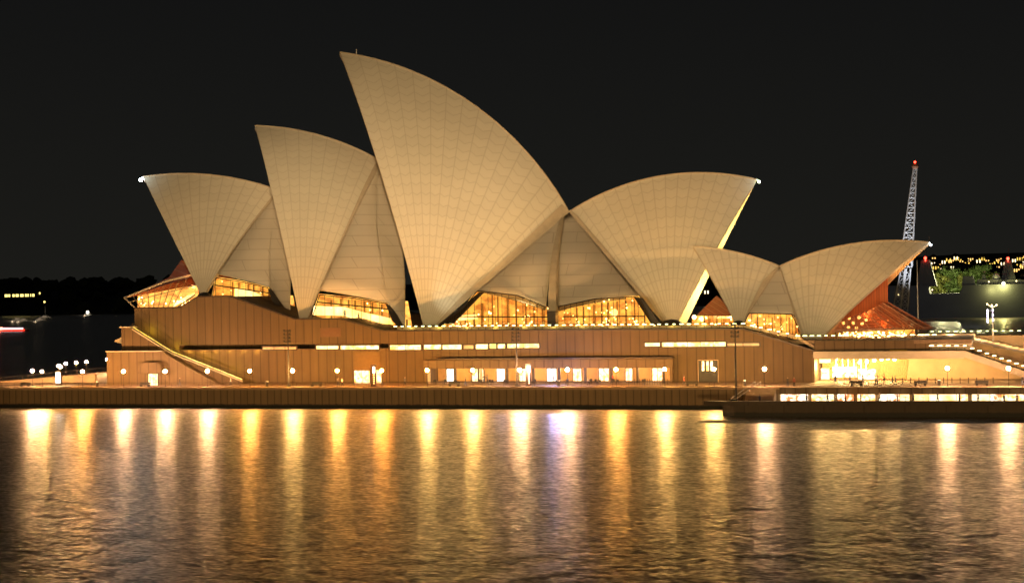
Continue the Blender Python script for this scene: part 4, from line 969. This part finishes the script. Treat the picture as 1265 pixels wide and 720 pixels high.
# ------------------------------------------------------------------ lattice crane behind
v = 180.0
t = thing('lattice_crane', 'tall floodlit lattice crane boom rising behind the small sails', 'crane', (PV(1110, 385, v)[0], v, 0))
topq = PV(1130.5, 208, v); 
legs = []
for (a, b) in (((1101, 392), (1112, 345)), ((1118, 395), (1126, 345))): pass
def lattice(p0, p1, w0, w1, n, name):
    m_ = MB(); p0 = np.array(p0); p1 = np.array(p1); cs = []
    for i in range(n+1):
        c = lerp(p0, p1, i/n); w_ = (w0+(w1-w0)*i/n)/2; cs.append([c+np.array([sx_*w_, sy_*w_, 0]) for sx_, sy_ in ((-1, -1), (1, -1), (1, 1), (-1, 1))])
    for i in range(n):
        for q in range(4):
            m_.tube(cs[i][q], cs[i+1][q], .16, n=4); m_.tube(cs[i][q], cs[i][(q+1) % 4], .09, n=4)
            a, b = (cs[i][q], cs[i+1][(q+1) % 4]) if i % 2 else (cs[i][(q+1) % 4], cs[i+1][q]); m_.tube(a, b, .09, n=4)
    return m_.build(name, STEEL, t)
kn = PV(1119.5, 330, v)
lattice(PV(1120.5-1.5, 330, v), topq, 3.3, .9, 20, 'boom')
lattice(PV(1099, 430, v), PV(1116.5, 332, v), 2.4, 1.5, 11, 'boom_leg'); lattice(PV(1113, 430, v), PV(1121.5, 332, v), 2.4, 1.5, 11, 'boom_leg')
MB().ball(topq+[0, 0, .5], .95, 10, 6).build('sheave_head', plain('rust', (.3, .14, .08)), t); MB().ball(topq+[0, -.3, 1.7], .3, 8, 5).build('beacon', G_RED, t)
bx0 = PV(1090, 400, v)[0]; MB().slab([(bx0-14, v-9), (bx0+26, v-9), (bx0+28, v), (bx0+26, v+9), (bx0-14, v+9)], -.5, 2.2).build('barge', IRON, t); MB().box(bx0-6, bx0+5, v-3, v+3, 2.2, 7).build('cab', WHITE, t)
for px_, e in ((1126, 5200), (1122, 5200)): lamp('crane_lamp', 'SPOT', (PV(1116, 400, v-14)[0]+4, v-14, 6), 60000, (.85, .9, 1), .5, PV(px_, 260, v), 45, .8)

# ------------------------------------------------------------------ grey naval ship
v = 760.0
ship = thing('naval_ship', 'long grey naval ship with two pyramid masts moored behind the crane', 'ship', (PV(1180, 393, v)[0], v, 0))
X = lambda px_: PV(px_, 370, v)[0]
Z = lambda py_, px_=1180: PV(px_, py_, v)[2]
hl = [(X(1066), -1), (X(1060), Z(353, 1100)), (X(1146), Z(353, 1146)), (X(1149), Z(363, 1149)), (X(1186), Z(362, 1186)), (X(1190), Z(352, 1190)), (X(1330), Z(350, 1300)), (X(1322), -1)]
MB().prism(hl, v, v+26).build('hull', SHIPG, ship)
def trap(a, b, c, d, y0, y1, v0_, v1_, nm, mat=SHIPG):
    return MB().prism([(X(a), Z(y1, a)), (X(b), Z(y0, b)), (X(c), Z(y0, c)), (X(d), Z(y1, d))], v0_, v1_).build(nm, mat, ship)
def pyr(a, b, c, d, y0, y1, nm):
    m_ = MB(); z0_, z1_ = Z(y1, a), Z(y0, b); pts = []
    for (x, y, z) in ((X(a), v+6, z0_), (X(d), v+6, z0_), (X(d), v+20, z0_), (X(a), v+20, z0_), (X(b), v+11, z1_), (X(c), v+11, z1_), (X(c), v+15, z1_), (X(b), v+15, z1_)): m_.v.append((x, y, z))
    for f in ((0, 1, 5, 4), (1, 2, 6, 5), (2, 3, 7, 6), (3, 0, 4, 7), (4, 5, 6, 7)): m_.f.append(f)
    return m_.build(nm, SHIPG, ship)
pyr(1131, 1138, 1148, 1157, 321, 354, 'mast'); pyr(1236, 1242, 1250, 1257, 322, 352, 'mast')
trap(1188, 1190, 1202, 1205, 341, 353, v+4, v+22, 'superstructure'); trap(1206, 1208, 1260, 1300, 345, 351, v+6, v+22, 'superstructure')
trap(1213, 1214, 1217, 1219, 339, 346, v+8, v+14, 'funnel')
MB().ball((X(1231), v+10, Z(343)), 2.4, 10, 6).build('radar_dome', WHITE, ship)
for a, y in ((1143, 318.5), (1246, 319)): MB().ball((X(a), v+10, Z(y, a)), .85, 8, 5).tube((X(a), v+10, Z(y, a)), (X(a), v+10, Z(y+4, a)), .25).build('beacon', G_RED, ship); MB().tube((X(a+1), v+12, Z(y+4, a)), (X(a+1), v+12, Z(y-12, a)), .14).build('antenna', IRON, ship)
MB().ball((X(1240), v-1.5, Z(350, 1240)), 1.0, 8, 5).build('deck_floodlight', glow('ship_lamp', (1, .98, .6), 6), ship)
lamp('deck_lamp', 'POINT', (X(1240), v-4, Z(353, 1240)), 6500, (1, .92, .3), .6)
lamp('deck_lamp', 'POINT', (X(1225), v-4, Z(358, 1225)), 2200, (1, .9, .3), .6)
for a, b in ((1222, 348), (1256, 347), (1110, 364), (1152, 358)): MB().ball((X(a), v-.6, Z(b, a)), .35, 6, 4).build('deck_light', G_RAILW, ship)

# ------------------------------------------------------------------ far shores
def hill(name, pts, v0_, dv, mat):                 # crest line from picture columns
    rows = [[], [], [], []]
    for (a, y) in pts:
        q = PV(a, y, v0_+dv*.6); base = PV(a, y, v0_)
        rows[0].append((base[0], v0_, -1)); rows[1].append((base[0], v0_+dv*.12, q[2]*.45)); rows[2].append((q[0], v0_+dv*.6, q[2])); rows[3].append((q[0], v0_+dv, q[2]*.8))
    return struct(MB().grid(rows).build(name, mat))
HM = plain('hill_ground', (.03, .035, .02), .95, scale=.02)
hill('hills', [(-700, 352), (-200, 352), (0, 350), (60, 348), (130, 352), (200, 350), (400, 352), (700, 350), (1000, 345)], 1480, 700, HM)
hill('hills', [(850, 360), (950, 350), (1050, 333), (1090, 322), (1120, 318), (1190, 314), (1265, 312), (1400, 314), (1700, 325)], 1500, 700, HM)
# wooded far shore: reads as one mass
wd = MB(); rr = random.Random(3)
for j in range(900):
    a = rr.uniform(-120, 330) if j < 620 else rr.uniform(840, 1330)
    vv = rr.uniform(1500, 1900); base = 352 if j < 620 else 336
    top_y = base + rr.uniform(-5, 34 if j < 620 else 26); q = PV(a, top_y, vv); r_ = rr.uniform(5, 11)
    if q[2] < 3: continue
    c_ = q; i = len(wd.v); seg, rg = 7, 5
    wd.ball(c_, r_, seg, rg, .75)
    for n_ in range(i, len(wd.v)):
        x, y, z = wd.v[n_]; s_ = rr.uniform(.7, 1.3); wd.v[n_] = (c_[0]+(x-c_[0])*s_, c_[1]+(y-c_[1])*s_, c_[2]+(z-c_[2])*s_)
tag(wd.build('far_woods', LEAFD), 'dark wooded headlands on the far shore behind the harbour', 'woods', kind='stuff')
# pavilion on the headland
v = 1480
def LX(px_): return PV(px_, 364, v)[0]
def LZ(py_, a=30): return PV(a, py_, v)[2]
ph = thing('waterside_house', 'long low house with a row of yellow lit windows on the left headland', 'house', (LX(28), v, LZ(368)))
MB().box(LX(4), LX(46), v, v+8, LZ(369), LZ(361)).build('wall', IRON, ph); MB().prism([(LX(3), LZ(361)), (LX(8), LZ(358.6)), (LX(42), LZ(358.6)), (LX(47), LZ(361))], v-1, v+9).build('roof', IRON, ph)
G_FAR = glow('far_window', (1, .78, .22), 2.2)
for a, b in ((6, 9.5), (10.5, 12.5), (15.5, 18), (19.5, 23), (25, 29), (31, 33), (34, 35.5), (37.5, 38.5), (40, 42.5)): MB().box(LX(a), LX(b), v-.3, v-.003, LZ(366.5), LZ(363.2)).build('window', G_FAR, ph)
t = thing('shore_lamp', 'lone lit lamp right of the long house on the left headland', 'street lamp', (LX(49), v, LZ(372))); MB().tube((LX(49), v, LZ(372)), (LX(49), v, LZ(361)), .25).build('pole', IRON, t); MB().ball((LX(49), v, LZ(362.5)), .9, 8, 5, 1.6).build('lantern', G_FAR, t)
# boats
def boat(px_, py_, label, ln=9, mast_h=0, light=None):
    q = PZ(px_, py_, 0); t = thing('sailing_boat' if mast_h else 'motor_boat', label, 'boat', q)
    x, y = q[0], q[1]
    m_ = MB(); m_.slab([(x-ln/2, y-1.4), (x+ln*.3, y-1.4), (x+ln*.55, y), (x+ln*.3, y+1.4), (x-ln/2, y+1.4)], 0, 1.3); m_.build('hull', WHITE, t)
    MB().slab([(x-ln*.25, y-.9), (x+ln*.1, y-.9), (x+ln*.18, y+.9), (x-ln*.25, y+.9)], 1.303, 2.5).build('cabin', WHITE, t)
    if mast_h: MB().tube((x, y, 2.5), (x, y, mast_h), .12).build('mast', STEEL, t)
    if light: MB().ball((x, y-1.2, light[0]), light[1], 8, 5).build('lantern', light[2], t)
    lamp('boat_lamp', 'POINT', (x, y-9, 7), 900, (1, .75, .5), .5)
boat(22, 396, 'small pale boat moored below the house, left of its neighbour', 11); boat(29, 396.5, 'small pale boat moored just right of another below the house', 7)
boat(50, 396, 'small pale boat moored below the lone shore lamp', 9); boat(56, 392.5, 'small mast boat with a light at its masthead', 11, 17, (16.5, 1.1, G_FAR))
boat(109, 389, 'boat with a bright cabin lamp near the foot of the headland', 10, 0, (3.2, 1.7, glow('boat_glow', (1, .95, .75), 4)))
boat(138, 387.5, 'faint dark boat nearest the podium on the far water', 12)
q = PZ(36, 409, 0); fx, fy = q[0], q[1]
fr = thing('harbour_ferry', 'low ferry crossing at the left edge with white cabin lights and a red lit hull', 'ferry', (fx-14, fy, 0))
MB().slab([(fx-40, fy-3), (fx-2, fy-3), (fx, fy), (fx-2, fy+3), (fx-40, fy+3)], 0, .9).build('hull', plain('red_hull', (.4, .03, .02)), fr)
MB().box(fx-40, fx-1.5, fy-3.05, fy-2.95, .45, 1.3).build('red_light_band', glow('red_band', (1, .03, .01), 3.0), fr)
MB().box(fx-38, fx-2.5, fy-2.4, fy+2.4, .9, 2.9).build('cabin', WHITE, fr)
MB().box(fx-37.5, fx-3, fy-2.5, fy-2.403, 1.5, 2.25).build('cabin_windows', glow('ferry_win', (.8, .86, 1), 2.5), fr)
lamp('ferry_lamp', 'POINT', (fx-20, fy-4, 3), 1500, (1, .15, .08), .4)

# houses with lit windows on the right hillside
H0 = None; rh = random.Random(11); gm = [glow('house_window', (1, .55, .15), 2.2), glow('house_window_pale', (1, .8, .45), 3.0), glow('house_window_yellow', (1, .62, .1), 1.6)]
hp = [(1105, 338), (1108, 331), (1110, 345), (1106, 324), (1152, 326), (1156, 331), (1159, 328), (1163, 333), (1172, 321), (1175, 323), (1180, 319), (1184, 320), (1187, 324), (1176, 331), (1183, 330), (1199, 321), (1208, 323), (1213, 320), (1219, 323), (1222, 329), (1231, 324), (1234, 321), (1238, 326), (1226, 327), (1232, 331), (1252, 322), (1259, 328), (1263, 330), (1265, 325), (1268, 318), (1153, 320), (1165, 324), (1195, 326), (1256, 334), (872, 361), (1260, 320)]
def house(q, mat, sz):
    t = thing('hillside_house', 'small dark house with warm lit windows on the far hillside', 'house', (0, 0, 0), 'lit houses on the right hillside')
    MB().box(-5*sz, 5*sz, 0, 8, -8, 3.2).build('wall', IRON, t); MB().prism([(-5.4*sz, 3.203), (0, 5.6), (5.4*sz, 3.203)], -.5, 8.5).build('roof', IRON, t)
    for a in rh.choice(((-3, 0, 3), (-2.5, 2), (-1, 2.5))): MB().box(a*sz-.6, a*sz+.6, -.25, -.003, rh.choice((-1.5, .2)), 1.6).build('window', mat, t)
    return t
protos = []
for j, (a, b) in enumerate(hp):
    vv = 1560 if b > 330 else 1620
    if a < 900: vv = 1450
    q = PV(a, b, vv)
    if j < 6: h_ = house(q, gm[j % 3], rh.uniform(.6, .9)); protos.append(h_); h_.location = [float(c) for c in q]
    else: dup(protos[j % 6], q)

# lit trees beyond the ship
def tree(px_, pyt, pyb, v, wpx, label, mat, seed):
    r = random.Random(seed); b = PV(px_, pyb, v); tp_ = PV(px_, pyt, v); h = tp_[2]-b[2]; wm = wpx/2/F_PX*(v+330)
    t = thing('tree', label, 'tree', (b[0], v, b[2])); tr_ = MB(); tr_.tube((b[0], v, 1), (b[0], v, b[2]+h*.5), 1.0, .5, 7)
    lf = MB()
    for cc in range(26):
        th = r.uniform(0, 2*pi); rr_ = r.uniform(.1, .8)*wm; c_ = np.array([b[0]+cos(th)*rr_, v+sin(th)*rr_*.7, b[2]+h*r.uniform(-.15, .88)])
        tr_.tube((b[0], v, b[2]+h*.3), c_, .35, .12, 5); cr = r.uniform(.25, .48)*wm
        for n_ in range(60):
            d = np.array([r.gauss(0, 1) for _ in range(3)]); d /= np.linalg.norm(d); p = c_+d*cr*r.uniform(.6, 1.05); u_ = np.array([r.gauss(0, 1) for _ in range(3)]); u_ /= np.linalg.norm(u_); w__ = np.cross(d, u_); s_ = r.uniform(.5, 1.3)
            lf.poly([p-u_*s_, p+w__*s_*.7, p+u_*s_, p-w__*s_*.7])
    tr_.build('trunk', BARK, t); lf.build('crown', mat, t)
LEAFY = plain('leaf_yellowgreen', (.11, .12, .02), .7, scale=.3, var=.4)
for j, a in enumerate(((1158, 338, 358, 26, 'round green tree nearest the left mast of the ship', LEAFY), (1171, 331, 358, 32, 'large dark green tree in the middle of the lit group', LEAF), (1187, 339, 356, 26, 'yellow green tree right of the large dark one', LEAFY), (1198, 334, 352, 28, 'tall green tree above the ship deckhouse', LEAF), (1211, 325, 352, 28, 'tallest green tree between the ship masts', LEAF), (1224, 338, 352, 22, 'low yellow green tree beside the right ship mast', LEAFY))):
    tree(a[0], a[1], a[2], 900+j*6, a[3], a[4], a[5], j+20)
for a, e in ((1162, .35), (1190, 1.6), (1214, 1.6)): lamp('tree_fill_light', 'POINT', PV(a, 331, 858), 48000*e, (1, .95, .5), 1.5)  # lamps added in mid-air to light the trees, no fixtures there
lamp('bow_wash', 'SPOT', PV(1220, 380, 500), 110000, (.85, .87, 1), 1, PV(1150, 372, 760), 40, .8)

print('props', len(bpy.data.objects))
